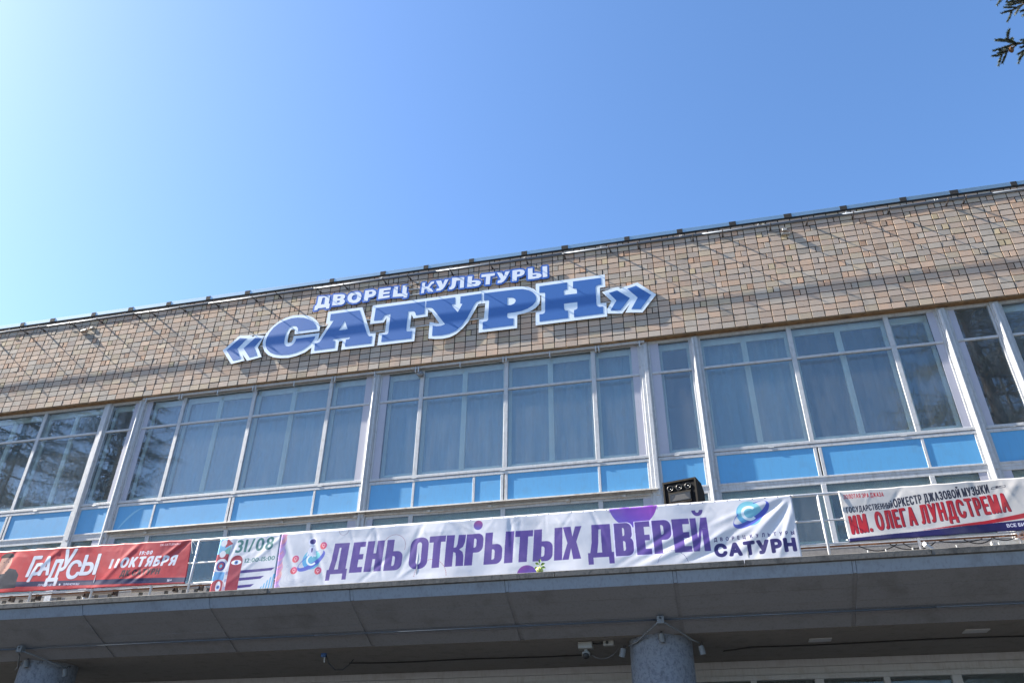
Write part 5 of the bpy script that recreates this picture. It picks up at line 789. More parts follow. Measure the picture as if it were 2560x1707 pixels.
def floodlight(x, label, style):
    o = thing('floodlight', label, 'floodlight', (x, 14.565, 11.50 + H), group='small white floodlights under the roof edge')
    a = MB()
    if style == 0:
        a.bbox(-0.09, 0.10, -0.02, 0.01, -0.05, 0.03, 0.006)
        link('housing', a.mesh('housing'), M['dull_plastic'], o, rot=(math.radians(-25), 0, math.radians(-8)))
        link('lens', MB().box(-0.075, 0.085, -0.023, -0.018, -0.035, 0.015).mesh('lens'), M['horn'], o, rot=(math.radians(-25), 0, math.radians(-8)))
    else:
        a.bbox(-0.10, 0.09, -0.02, 0.01, -0.04, 0.025, 0.006)
        link('housing', a.mesh('housing'), M['dull_plastic'], o, rot=(math.radians(-35), 0, math.radians(5)))
        link('lens', MB().box(-0.085, 0.07, -0.023, -0.018, -0.03, 0.012).mesh('lens'), M['chrome'], o, rot=(math.radians(-35), 0, math.radians(5)))
    link('yoke', MB().tube([(-0.10, 0.0, 0), (-0.10, 0.01, 0.04), (0.0, 0.03, 0.07), (0.10, 0.01, 0.04), (0.10, 0.0, 0)], 0.005, 6).mesh('yoke'), M['dark'], o)
    link('bracket_arm', MB().tube([(0, 0.02, 0.07), (0.0, 0.035, 0.07)], 0.008, 6).mesh('bracket_arm'), M['dark'], o)
    link('driver_box', MB().bbox(0.17, 0.26, 0.0, 0.03, 0.03, 0.10, 0.006).mesh('driver_box'), M['dull_plastic'], o) if style == 0 else link('driver_box', MB().bbox(-0.05, 0.05, 0.0, 0.03, 0.10, 0.16, 0.006).mesh('driver_box'), M['dull_plastic'], o)
    link('lead', MB().tube(catenary((-0.05, 0.03, 0.12), (-0.45, 0.04, 0.2), 0.05), 0.006, 5).mesh('lead'), M['cable'], o)
    return o
floodlight(-15.37, 'white floodlight on the pipe near the left edge, left of the big sign', 0)
floodlight(-6.16, 'white floodlight on the pipe above the gap between the two sign words', 0)
floodlight(2.70, 'white floodlight on the pipe right of the big sign', 1)

# ------------------------------------------------------------------ hook rail over the two middle bays
hr = thing('hook_rail', 'white painted rail with small hooks along the tops of the middle windows', 'rail', (-6.8, 14.7, 9.1 + H))
for a, b in ((-12.95, -6.83), (-6.82, -0.62)):
    top('rail', MB().bbox(a, b, 14.655, 14.70, 9.155 + H, 9.215 + H, 0.006), M['white'], hr)
for x in (-12.82, -11.9, -11.83, -10.86, -9.92, -9.85, -8.85, -7.88, -7.81, -6.82, -5.82, -5.75, -4.76, -3.76, -3.69, -2.7, -1.68, -1.61, -0.73):
    k = MB(); k.box(x - 0.012, x + 0.012, 14.635, 14.654, 9.06 + H, 9.20 + H); k.box(x - 0.012, x + 0.012, 14.635, 14.70, 9.05 + H, 9.06 + H)
    top('hook', k, M['white'], hr)
lamp = thing('round_lamp', 'small grey round lamp hanging under the hook rail at a window corner', 'lamp', (-5.72, 14.70, 9.08 + H))
bm = bmesh.new(); bmesh.ops.create_uvsphere(bm, u_segments=14, v_segments=8, radius=0.075)
me = bpy.data.meshes.new('lamp_body'); bm.to_mesh(me); bm.free()
o = link('lamp_body', me, M['conduit'], lamp, (0, 0, -0.06)); o.scale = (1.1, 0.8, 0.9)
link('lamp_arm', MB().tube([(0, 0.02, 0.05), (0, 0, -0.02)], 0.015, 6).mesh('lamp_arm'), M['conduit'], lamp)

# cable running under the drip ledge
cb = thing('grey_cable', 'grey painted cable clipped along the frame under the blue panels', 'cable', (-6, 14.72, 5.72 + H))
pts = []
for i in range(61):
    x = -12.8 + i * 0.2; pts.append((x, 14.728, 5.735 + H + 0.014 * math.sin(x * 1.7) + rnd.uniform(-0.006, 0.006)))
top('cable_run', MB().tube(pts, 0.013, 6), M['ledge'], cb)
for x in (-11.9, -9.95, -8.6, -6.9, -5.3, -4.0, -2.4, -1.3):
    top('clip', MB().bbox(x - 0.04, x + 0.04, 14.70, 14.75, 5.71 + H, 5.765 + H, 0.004), M['ledge'], cb)

# ------------------------------------------------------------------ railing on the canopy edge
YR = 12.15
rl = thing('balcony_railing', 'white tube railing along the canopy edge carrying the four banners', 'railing', (-5, YR, 3.45 + H))
top('top_rail', MB().tube([(XL, YR, 4.525 + H), (-5, YR, 4.52 + H), (XR, YR, 4.52 + H)], 0.022, 10), M['rail'], rl, True)
top('middle_rail', MB().tube([(XL, YR, 4.11 + H), (XR, YR, 4.11 + H)], 0.014, 8), M['rail'], rl, True)
top('low_rail', MB().tube([(XL, YR, 3.755 + H), (XR, YR, 3.755 + H)], 0.014, 8), M['rail'], rl, True)
for x in (-22, -20.7, -19.4, -18.1, -16.9, -15.6, -14.4, -13.15, -11.9, -10.61, -9.4, -8.66, -7.1, -5.8, -4.5, -3.2, -1.9, -0.6, 0.7, 1.85, 3.1, 4.4, 5.7, 7.0, 8.3, 9.6, 10.9):
    q = rnd.uniform(-0.02, 0.02)
    top('post', MB().tube([(x + q, YR + 0.0, 3.40 + H), (x, YR, 4.51 + H)], 0.021, 8), M['rail'], rl, True)
top('rusty_angle', MB().box(-24, 14, YR + 0.03, YR + 0.06, 3.715 + H, 3.735 + H), M['rust'], rl)

# ------------------------------------------------------------------ banner prints, painted into an image as flat print
class Art:
    def __init__(self, x0, x1, z0, z1, ppm, base):
        self.x0, self.z0, self.ss = x0, z0, 2
        self.k = ppm * self.ss
        self.w = int((x1 - x0) * ppm) * self.ss; self.h = int((z1 - z0) * ppm) * self.ss
        self.x1 = x0 + self.w / self.k; self.z1 = z0 + self.h / self.k
        self.a = np.empty((self.h, self.w, 3), np.float32); self.a[:] = base
    def mask(self, loops, grow=(0, 0)):
        """even-odd coverage of the loops; returns slice and boolean array"""
        P = np.vstack([np.array(l, float) for l in loops])
        gx, gz = grow
        i0 = max(0, int((P[:, 0].min() - self.x0 - gx) * self.k) - 2); i1 = min(self.w, int((P[:, 0].max() - self.x0 + gx) * self.k) + 3)
        j0 = max(0, int((P[:, 1].min() - self.z0 - gz) * self.k) - 2); j1 = min(self.h, int((P[:, 1].max() - self.z0 + gz) * self.k) + 3)
        if i1 <= i0 or j1 <= j0: return None, None
        X = self.x0 + (np.arange(i0, i1) + 0.5) / self.k
        Z = self.z0 + (np.arange(j0, j1) + 0.5) / self.k
        m = np.zeros((j1 - j0, i1 - i0), bool)
        for l in loops:
            n = len(l)
            for q in range(n):
                xa, za = l[q]; xb, zb = l[(q + 1) % n]
                if za == zb: continue
                lo_, hi_ = min(za, zb), max(za, zb)
                rows = np.nonzero((Z >= lo_) & (Z < hi_))[0]
                if len(rows) == 0: continue
                xc = xa + (Z[rows] - za) * (xb - xa) / (zb - za)
                m[rows] ^= X[None, :] < xc[:, None]
        nx, nz = int(round(gx * self.k)), int(round(gz * self.k))
        if nx > 0 or nz > 0:
            r = m.copy()
            for b in range(-nz, nz + 1):
                wdt = nx if nz == 0 else int(round(nx * math.sqrt(max(0, 1 - (b / max(nz, 1)) ** 2)) if nx else 0))
                sh = np.zeros_like(m)
                if b >= 0: sh[b:] = m[:m.shape[0] - b]
                else: sh[:b] = m[-b:]
                # horizontal dilation by running sum
                c = np.cumsum(np.pad(sh, ((0, 0), (wdt + 1, wdt))), axis=1)
                r |= (c[:, 2 * wdt + 1:] - c[:, :-(2 * wdt + 1)]) > 0
            m = r
        return (slice(j0, j1), slice(i0, i1)), m
    def fill(self, loops, col, alpha=1.0, grow=(0, 0)):
        s, m = self.mask(loops, grow)
        if s is None: return
        col = np.array(col, np.float32)
        v = self.a[s]
        v[m] = v[m] * (1 - alpha) + col * alpha
    def grad(self, loops, c0, c1, ang=0.0, alpha=1.0):
        s, m = self.mask(loops)
        if s is None: return
        hh, ww = m.shape
        t = (np.linspace(0, 1, ww)[None, :] * math.cos(ang) + np.linspace(0, 1, hh)[:, None] * math.sin(ang))
        t = (t - t.min()) / max(1e-6, t.max() - t.min())
        c = np.array(c0)[None, None] * (1 - t[..., None]) + np.array(c1)[None, None] * t[..., None]
        v = self.a[s]
        v[m] = v[m] * (1 - alpha) + c[m] * alpha
    def rect(self, x0, x1, z0, z1, col, alpha=1.0): self.fill([[(x0, z0), (x1, z0), (x1, z1), (x0, z1)]], col, alpha)
    def disc(self, x, z, r, col, rz=None, a0=0, a1=360, alpha=1.0, rot=0):
        rz = rz or r
        self.fill([ell(x, z, r, rz, a0, a1, rot)], col, alpha)
    def ring(self, x, z, r, t, col, rz=None, a0=0, a1=360, rot=0, alpha=1.0):
        rz = rz or r
        o = ell(x, z, r, rz, a0, a1, rot); i = ell(x, z, r - t, rz - t, a0, a1, rot)
        self.fill([o + i[::-1]] if a1 - a0 < 360 else [o, i], col, alpha)
    def dashes(self, x, z, r, col, n=40, t=0.008, a0=0, a1=360):
        st = (a1 - a0) / n
        for k in range(n):
            self.ring(x, z, r, t, col, a0=a0 + k * st, a1=a0 + (k + 0.6) * st)
    def stroke(self, pts, t, col, cap=True):
        for (xa, za), (xb, zb) in zip(pts[:-1], pts[1:]):
            L = math.hypot(xb - xa, zb - za) or 1e-6
            nx, nz = -(zb - za) / L * t / 2, (xb - xa) / L * t / 2
            self.fill([[(xa + nx, za + nz), (xb + nx, zb + nz), (xb - nx, zb - nz), (xa - nx, za - nz)]], col)
        if cap:
            for p in pts: self.disc(p[0], p[1], t / 2, col)
    def image(self, name):
        s = self.ss
        b = self.a[:self.h // s * s, :self.w // s * s].reshape(self.h // s, s, self.w // s, s, 3).mean((1, 3))
        im = bpy.data.images.new(name, b.shape[1], b.shape[0])
        px = np.ones((b.shape[0], b.shape[1], 4), np.float32); px[..., :3] = np.clip(b, 0, 1)
        im.pixels.foreach_set(px.ravel()); im.update(); im.pack()
        return im

def ell(x, z, rx, rz, a0=0, a1=360, rot=0):
    n = max(8, int((a1 - a0) / 7))
    c, s = math.cos(math.radians(rot)), math.sin(math.radians(rot))
    out = []
    for k in range(n + (0 if a1 - a0 >= 360 else 1)):
        t = math.radians(a0 + (a1 - a0) * k / n)
        u, v = rx * math.cos(t), rz * math.sin(t)
        out.append((x + u * c - v * s, z + u * s + v * c))
    return out

def text_width(s):
    w = 0
    for ch in s:
        if ch == ' ': w += 0.30; continue
        g_ = GLYPH[ch]; xs = [p[0] for l in g_ for p in l]; w += (max(xs) - min(xs)) / 1000 + TRK
    return w - TRK
TRK = 0.10
def text(art, s, x0, z0, height, width, col, bold=(0, 0), slant=0.0, rise=0.0, tracking=None, alpha=1.0, outline=None):
    """sets a line of capitals in the given box: cap height and total width in metres"""
    global TRK
    old = TRK
    if tracking is not None: TRK = tracking
    kx = width / text_width(s); kz = height / 0.682
    x = 0.0
    for ch in s:
        if ch == ' ': x += 0.30; continue
        gl_ = GLYPH[ch]; xs = [p[0] for l in gl_ for p in l]; mn = min(xs)
        loops = []
        for l in gl_:
            q = []
            for px_, pz_ in l:
                u = x0 + (x + (px_ - mn) / 1000) * kx; v = pz_ / 1000 * kz
                q.append((u + v * slant, z0 + v + rise * (u - x0)))
            loops.append(q)
        if outline: art.fill(loops, outline[0], 1.0, (bold[0] + outline[1], bold[1] + outline[1]))
        art.fill(loops, col, alpha, bold)
        x += (max(xs) - mn) / 1000 + TRK
    TRK = old

# heavy condensed capitals of the headline: (add / cut, outline) in a unit box
def rr4(x0, z0, x1, z1, rx, rz, corners='1111', n=6):
    """rounded rectangle; corners in order BL, BR, TR, TL"""
    out = []
    cs = [(x0, z0, 180, 1, 1), (x1, z0, 270, -1, 1), (x1, z1, 0, -1, -1), (x0, z1, 90, 1, -1)]
    for (cx_, cz_, a, sx, sz), on in zip(cs, corners):
        if on == '0': out.append((cx_, cz_)); continue
        for k in range(n + 1):
            t = math.radians(a + 90 * k / n)
            out.append((cx_ + sx * rx + rx * math.cos(t), cz_ + sz * rz + rz * math.sin(t)))
    return out
def bx_(a, b, c, d): return [(a, b), (c, b), (c, d), (a, d)]
HEAD = {
 'О': [('+', rr4(0, 0, 1, 1, .42, .24)), ('-', rr4(.37, .15, .63, .85, .13, .09))],
 'Т': [('+', bx_(0, .80, 1, 1)), ('+', bx_(.27, 0, .73, .85))],
 'Н': [('+', bx_(0, 0, .42, 1)), ('+', bx_(.58, 0, 1, 1)), ('+', bx_(.3, .40, .7, .59))],
 'Е': [('+', bx_(0, 0, .60, 1)), ('+', bx_(.3, 0, 1, .17)), ('+', bx_(.3, .83, 1, 1)), ('+', bx_(.3, .42, .94, .59))],
 'Р': [('+', bx_(0, 0, .45, 1)), ('+', rr4(.1, .40, 1, 1, .34, .2, '0110')), ('-', rr4(.45, .56, .60, .85, .1, .08, '0110'))],
 'Ь': [('+', bx_(0, 0, .42, 1)), ('+', rr4(.1, 0, 1, .62, .34, .2, '0110')), ('-', rr4(.42, .14, .58, .46, .1, .08, '0110'))],
 'В': [('+', bx_(0, 0, .45, 1)), ('+', rr4(.1, .47, .95, 1, .32, .17, '0110')), ('+', rr4(.1, 0, 1, .56, .34, .18, '0110')), ('-', rr4(.44, .60, .55, .85, .08, .07, '0110')), ('-', rr4(.44, .15, .57, .44, .08, .07, '0110'))],
 'К': [('+', bx_(0, 0, .42, 1)), ('+', [(.40, .58), (.55, .60), (.60, .70), (.62, 1), (1, 1), (.98, .74), (.90, .60), (.72, .525), (.90, .44), (.97, .32), (1, 0), (.60, 0), (.58, .30), (.54, .42), (.40, .45)])],
 'Х': [('+', [(0, 1), (.42, 1), (.53, .68), (.66, 1), (1, 1), (.74, .52), (1, 0), (.58, 0), (.46, .34), (.34, 0), (0, 0), (.26, .50)])],
 'І': [('+', bx_(0, 0, 1, 1))],
 'Д': [('+', [(.20, 1), (.92, 1), (.92, .10), (.08, .10), (.17, .45)]), ('+', bx_(0, -.20, .20, .13)), ('+', bx_(.80, -.20, 1, .13)), ('+', bx_(0, 0, 1, .14)), ('-', [(.46, .85), (.55, .85), (.55, .14), (.36, .14), (.43, .45)])],
 'И': [('+', bx_(0, 0, .36, 1)), ('+', bx_(.64, 0, 1, 1)), ('+', [(.2, 0), (.36, 0), (.68, .72), (.80, 1), (.64, 1), (.32, .30)])],
}
def headline(art, ch, x0, x1, z0, z1, col, lean=0.0):
    key = 'И' if ch == 'Й' else ch
    w, h = x1 - x0, z1 - z0
    zl = min(p[1] for _, l in HEAD[key] for p in l)
    big = [(x0 - 0.02, z0 + zl * h - 0.02), (x1 + 0.02, z0 + zl * h - 0.02), (x1 + 0.02, z1 + 0.02), (x0 - 0.02, z1 + 0.02)]
    s, m = art.mask([big]); acc = np.zeros_like(m)
    for op, l in HEAD[key]:
        q = [(x0 + p[0] * w + (p[1] - 0.5) * lean, z0 + p[1] * h) for p in l]
        s2, m2 = art.mask([q])
        sub = (slice(s2[0].start - s[0].start, s2[0].stop - s[0].start), slice(s2[1].start - s[1].start, s2[1].stop - s[1].start))
        if op == '+': acc[sub] |= m2
        else: acc[sub] &= ~m2
    v = art.a[s]; v[acc] = col
    if ch == 'Й':
        cx_, cz_ = (x0 + x1) / 2, z1 + 0.125
        art.ring(cx_ - 0.005, cz_, 0.085, 0.055, col, rz=0.095, a0=180, a1=360)

WHITE = (0.79, 0.79, 0.81)
def srgb(*c): return tuple(v / 255 for v in c)

# main banner -------------------------------------------------------
A = Art(-7.035, 1.475, 3.50, 4.535, 230, WHITE)
PUR = srgb(86, 64, 136)
# coloured marbled strip at the left edge
for k in range(26):
    z = 3.50 + k * 0.042
    c = [srgb(214, 120, 150), srgb(150, 110, 190), srgb(225, 140, 120), srgb(120, 120, 200), srgb(190, 150, 210)][k % 5]
    A.disc(-7.03 + 0.02 * math.sin(k * 1.3), z, 0.10 + 0.02 * math.sin(k * 2.1), c, alpha=0.55)
A.rect(-7.035, -7.0, 3.50, 4.535, srgb(80, 90, 170), 0.4)
# orbits and planet mark with a small figure and four round icons
GR = srgb(175, 175, 190)
for k, rx in enumerate((0.36, 0.42, 0.48, 0.54)):
    A.ring(-6.42, 3.88, rx, 0.004, GR, rz=rx * 0.34, rot=24)
A.disc(-6.40, 4.02, 0.165, srgb(95, 185, 190)); A.grad([ell(-6.40, 4.02, 0.165, 0.165)], srgb(70, 150, 215), srgb(130, 205, 190), 0.9)
A.fill([ell(-6.40, 4.0, 0.27, 0.115, 0, 360, 32), ell(-6.41, 4.03, 0.245, 0.07, 0, 360, 32)], srgb(80, 90, 185), 0.9)
A.ring(-6.395, 4.02, 0.10, 0.032, (0.93, 0.95, 0.97), a0=40, a1=320)
A.disc(-6.415, 4.17, 0.06, (0.88, 0.88, 0.93), rz=0.085); A.disc(-6.44, 4.15, 0.03, (0.83, 0.83, 0.9), rz=0.07)
A.disc(-6.385, 4.13, 0.022, (0.84, 0.84, 0.9), rz=0.07); A.stroke([(-6.46, 4.21), (-6.49, 4.10)], 0.026, (0.84, 0.84, 0.9)); A.stroke([(-6.375, 4.21), (-6.345, 4.11)], 0.026, (0.84, 0.84, 0.9))
A.disc(-6.425, 4.335, 0.075, (0.87, 0.87, 0.93)); A.disc(-6.42, 4.335, 0.055, srgb(60, 45, 120), rz=0.045)
A.fill([[(-6.43, 4.22), (-6.40, 4.22), (-6.405, 4.15), (-6.425, 4.15)]], srgb(60, 45, 120))
for x, z in ((-6.693, 4.048), (-6.694, 3.853), (-6.254, 3.827), (-6.207, 4.248)):
    A.grad([ell(x, z, 0.062, 0.062)], srgb(225, 90, 80), srgb(190, 80, 140), 0.8)
    A.ring(x, z + 0.005, 0.028, 0.009, (0.93, 0.75, 0.75)); A.stroke([(x, z - 0.035), (x, z - 0.01)], 0.01, (0.93, 0.75, 0.75))
for x, z in ((-6.82, 3.93), (-6.13, 3.95), (-5.88, 4.03)): A.ring(x, z, 0.02, 0.006, GR)
A.dashes(-5.87, 4.50, 0.09, srgb(110, 70, 90), 22, 0.006)
A.dashes(-4.93, 4.16, 0.20, srgb(130, 70, 90), 30, 0.007, -20, 150)
A.dashes(-4.27, 3.62, 0.28, srgb(150, 70, 80), 26, 0.008, 0, 180)
A.ring(-2.62, 4.37, 0.36, 0.003, GR, a0=180, a1=320)
A.ring(-2.15, 4.33, 0.22, 0.003, GR, a0=-90, a1=60)
A.grad([ell(-3.485, 4.413, 0.078, 0.078)], srgb(70, 80, 175), srgb(150, 50, 110), 1.4)
A.grad([ell(-2.665, 3.545, 0.162, 0.155)], srgb(75, 80, 175), srgb(145, 65, 140), 2.2)
A.grad([ell(-0.94, 4.60, 0.385, 0.40, 0, 360)], srgb(75, 75, 178), srgb(140, 60, 155), 0.7)
for a, b in ((-1.327, -1.28),): A.rect(-1.327, -0.55, 4.46, 4.54, srgb(105, 62, 160), 0.35)
A.dashes(0.02 - 0.42, 3.56, 0.235, srgb(60, 45, 110), 24, 0.007, 10, 170)
zb_, zt_ = 3.755, 4.272
for ch, a, b in (('Д', -6.085, -5.715), ('Е', -5.672, -5.450), ('Н', -5.415, -5.115), ('Ь', -5.068, -4.768),
                 ('О', -4.648, -4.325), ('Т', -4.315, -4.035), ('К', -4.020, -3.700), ('Р', -3.685, -3.395), ('Ь', -3.365, -3.065), ('І', -3.025, -2.885),
                 ('Т', -2.865, -2.575), ('Ь', -2.560, -2.245), ('І', -2.220, -2.090), ('Х', -2.085, -1.785)):
    headline(A, ch, a, b, zb_, zt_, PUR, 0.025)
EDGE = (0.86, 0.84, 0.93)
last = (('Д', -1.690, -1.285), ('В', -1.258, -0.972), ('Е', -0.930, -0.700), ('Р', -0.665, -0.378), ('Е', -0.358, -0.095), ('Й', -0.080, 0.178))
for ch, a, b in last[1:4]: headline(A, ch, a - 0.018, b + 0.018, zb_ - 0.015, zt_ + 0.018, EDGE, -0.005)
for ch, a, b in last: headline(A, ch, a, b, zb_, zt_ + 0.008, PUR, -0.01)
# planet mark and name at the right end
A.grad([ell(0.818, 4.288, 0.193, 0.193)], srgb(75, 150, 205), srgb(150, 205, 200), 0.9)
A.fill([ell(0.845, 4.27, 0.325, 0.135, 0, 360, 32), ell(0.83, 4.30, 0.30, 0.085, 0, 360, 32)], srgb(78, 88, 180), 1.0)
A.fill([ell(0.79, 4.34, 0.15, 0.12, 0, 360, 32)], srgb(125, 190, 205), 1.0)
A.ring(0.815, 4.288, 0.118, 0.042, (0.88, 0.92, 0.94), a0=42, a1=318)
NAV = srgb(45, 36, 92)
text(A, 'ДВОРЕЦ КУЛЬТУРЫ', 0.245, 3.895, 0.050, 1.17, NAV, (0.003, 0.003), rise=0.02, tracking=0.85)
text(A, 'САТУРН', 0.245, 3.665, 0.165, 1.15, NAV, (0.017, 0.017), rise=0.012, tracking=0.22)
for k in range(46):                                # eyelets
    x = -7.0 + k * 0.188
    A.disc(x, 4.515, 0.011, srgb(120, 120, 125)); A.disc(x, 4.515, 0.005, (0.2, 0.2, 0.2))
IM_MAIN = A.image('main_banner_print')

# red banner ---------------------------------------------------------
RED = srgb(188, 38, 42)
B = Art(-12.95, -8.765, 3.74, 4.62, 260, RED)
B.grad([[(-12.95, 3.74), (-8.76, 3.74), (-8.76, 4.62), (-12.95, 4.62)]], srgb(200, 42, 44), srgb(172, 36, 44), 0.2)
NV = srgb(30, 24, 70)
B.fill([[(-12.95, 3.90), (-8.765, 3.775), (-8.765, 3.862), (-12.95, 3.99)]], NV)
B.fill([[(-12.95, 3.86), (-12.25, 3.86), (-12.27, 4.10), (-12.37, 4.20), (-12.50, 4.23), (-12.95, 4.23)]], srgb(22, 22, 40))
B.disc(-12.66, 4.33, 0.14, srgb(200, 150, 130), rz=0.18); B.fill([ell(-12.66, 4.44, 0.155, 0.09, 0, 180)], srgb(48, 36, 34)); B.rect(-12.72, -12.6, 4.14, 4.22, srgb(190, 140, 120))
B.disc(-12.60, 4.36, 0.012, srgb(50, 40, 50)); B.disc(-12.70, 4.36, 0.012, srgb(50, 40, 50)); B.stroke([(-12.66, 4.25), (-12.61, 4.25)], 0.008, srgb(130, 70, 70))
SIL = srgb(222, 222, 228); SHD = srgb(110, 30, 45)
GL = (('Г', -12.09, 4.06, .20, .34, .10), ('Р', -12.03, 3.965, .20, .30, .28), ('А', -11.84, 4.07, .24, .31, .05), ('Д', -11.63, 3.95, .27, .36, .06), ('У', -11.44, 4.13, .27, .36, .12), ('С', -11.24, 3.975, .30, .30, 0.0), ('Ы', -10.96, 4.03, .38, .33, .06))
for ch, x, z, w, h, sl in GL:
    text(B, ch, x + 0.012, z - 0.012, h, w * 0.84, SHD, (0.02, 0.014), slant=sl)
for ch, x, z, w, h, sl in GL:
    text(B, ch, x, z, h, w * 0.84, SIL, (0.018, 0.013), slant=sl)
text(B, '19:00', -9.80, 4.315, 0.065, 0.25, SIL, (0.005, 0.004), slant=0.15, tracking=0.25)
text(B, '11', -10.36, 4.11, 0.155, 0.15, SIL, (0.011, 0.008), slant=0.15, tracking=0.3)
text(B, 'ОКТЯБРЯ', -10.13, 4.11, 0.155, 1.08, SIL, (0.0155, 0.012), slant=0.15, rise=-0.012, tracking=0.30)
text(B, 'ДК САТУРН', -10.08, 3.95, 0.09, 0.77, srgb(50, 14, 26), (0.009, 0.007), slant=0.1, tracking=0.28)
text(B, 'DK-SATURN.RU', -9.42, 4.455, 0.036, 0.40, srgb(235, 200, 200), (0.001, 0.001))
text(B, 'ЛУЧШИЕ ЦЕНЫ', -11.78, 3.868, 0.036, 0.38, srgb(200, 195, 205), (0.001, 0.001), rise=-0.03)
B.disc(-11.31, 3.872, 0.018, srgb(220, 220, 225))
text(B, 'SUNSHOW.RU', -11.23, 3.855, 0.036, 0.32, srgb(215, 210, 220), (0.002, 0.002), rise=-0.03)
text(B, '16+', -9.10, 3.803, 0.045, 0.085, srgb(215, 210, 220), (0.001, 0.001))
for k in range(3): B.stroke([(-10.0, 3.845 - k * 0.014), (-9.4 - 0.05 * k, 3.83 - k * 0.014)], 0.004, srgb(120, 110, 140), False)
B.stroke([(-12.9, 3.765), (-8.8, 3.755)], 0.02, srgb(170, 60, 60))
IM_RED = B.image('red_banner_print')

# date banner --------------------------------------------------------
D_ = Art(-8.225, -7.045, 3.50, 4.515, 300, WHITE)
TEAL = srgb(48, 108, 108); CR = srgb(150, 35, 55); VI = srgb(60, 40, 120)
D_.fill([[(-8.225, 4.20), (-7.98, 4.18), (-7.98, 4.42), (-8.10, 4.52), (-8.225, 4.52)]], srgb(110, 170, 205))
D_.fill([[(-8.2, 4.20), (-7.98, 4.36), (-7.98, 4.20)]], srgb(90, 150, 140))
D_.fill([[(-8.07, 4.50), (-7.95, 4.40), (-8.09, 4.33)]], CR)
D_.disc(-8.13, 4.42, 0.06, WHITE)
D_.fill([rr4(-8.225, 3.92, -7.985, 4.22, 0.03, 0.03)], CR)
D_.disc(-8.11, 4.22, 0.06, WHITE)
D_.disc(-8.10, 4.01, 0.13, WHITE); D_.ring(-8.10, 4.01, 0.085, 0.03, VI); D_.disc(-8.10, 4.01, 0.055, CR); D_.disc(-8.10, 4.01, 0.03, srgb(90, 160, 190))
D_.fill([[(-8.225, 3.76), (-8.0, 3.76), (-7.985, 3.90), (-8.2, 3.92)]], srgb(80, 140, 190))
D_.disc(-8.10, 3.58, 0.16, CR, rz=0.20); D_.disc(-8.08, 3.66, 0.05, WHITE, rz=0.09); D_.disc(-8.08, 3.65, 0.033, srgb(70, 110, 180)); D_.disc(-8.08, 3.65, 0.014, (0.1, 0.1, 0.2))
for z0, ze in ((3.855, -7.06), (3.725, -7.24), (3.595, -7.40)):
    D_.fill([[(-7.98, z0), (ze - 0.06, z0 + 0.03), (ze, z0 + 0.075), (-7.98, z0 + 0.055)]], VI)
D_.rect(-8.0, -7.93, 3.50, 3.93, WHITE, 0.7)
D_.fill([rr4(-7.935, 3.45, -7.70, 4.185, 0.115, 0.115)], CR)
D_.fill([ell(-7.815, 4.06, 0.095, 0.042)], (0.93, 0.93, 0.95)); D_.disc(-7.815, 4.06, 0.035, srgb(90, 130, 190)); D_.disc(-7.815, 4.06, 0.015, (0.1, 0.1, 0.2))
for k in range(7):
    x = -7.34 + k * 0.05
    D_.fill([[(x, 3.50), (x + 0.024, 3.50), (x + 0.044, 3.58 + k * 0.05), (x + 0.020, 3.56 + k * 0.05)]], srgb(100, 165, 205))
text(D_, '31/08', -7.875, 4.235, 0.215, 0.70, TEAL, (0.009, 0.005), slant=0.05, rise=0.03, tracking=0.16)
text(D_, '12:00-15:00', -7.655, 4.045, 0.072, 0.56, TEAL, (0.003, 0.002), rise=0.03, tracking=0.1)
IM_DATE = D_.image('date_banner_print')

# jazz banner --------------------------------------------------------
J = Art(2.148, 6.60, 3.74, 4.60, 260, (0.74, 0.725, 0.715))
JR = srgb(166, 30, 40); BK = srgb(32, 32, 48); NVY = srgb(34, 28, 78)
text(J, 'ЗОЛОТАЯ ЭРА ДЖАЗА', 2.215, 4.405, 0.062, 0.56, JR, (0.002, 0.001), tracking=0.2)
text(J, 'ГОСУДАРСТВЕННЫЙ', 2.215, 4.187, 0.082, 0.65, BK, (0.004, 0.002), rise=0.05, tracking=0.24)
text(J, 'ОРКЕСТР ДЖАЗОВОЙ МУЗЫКИ', 2.885, 4.225, 0.118, 1.31, BK, (0.006, 0.003), rise=0.092, tracking=0.26)
for dx, dz, c in ((0.010, -0.008, srgb(70, 20, 50)), (0, 0, JR)):
    text(J, 'ИМ. ОЛЕГА ЛУНДСТРЕМА', 2.225 + dx, 3.872 + dz, 0.25, 2.16, c, (0.0125, 0.006), rise=0.086, tracking=0.30)
J.fill([[(2.148, 3.74), (6.6, 3.74), (6.6, 3.98), (4.9, 3.93), (2.148, 3.805)]], NVY)
J.fill([[(3.15, 3.86), (4.0, 3.885), (5.0, 3.99), (5.0, 4.08), (4.0, 3.93)]], JR)
text(J, 'ВСЕ БИЛЕТЫ', 4.275, 3.822, 0.045, 0.42, srgb(205, 205, 215), (0.001, 0.001), rise=0.03)
J.stroke([(4.23, 4.395), (4.42, 4.41), (4.425, 4.435), (4.25, 4.42), (4.23, 4.395)], 0.006, BK)
J.stroke([(4.30, 4.415), (4.36, 4.425)], 0.012, BK)
J.fill([[(4.29, 4.43), (4.33, 4.44), (4.31, 4.40)]], BK)
for k in range(5):                                    # row of small figures in blue at the cropped end
    x = 4.74 + k * 0.32
    J.disc(x, 4.42, 0.05, srgb(205, 150, 140)); J.fill([[(x - 0.11, 4.02), (x + 0.11, 4.02), (x + 0.09, 4.34), (x, 4.38), (x - 0.09, 4.34)]], srgb(50, 70, 170))
IM_JAZZ = J.image('jazz_banner_print')

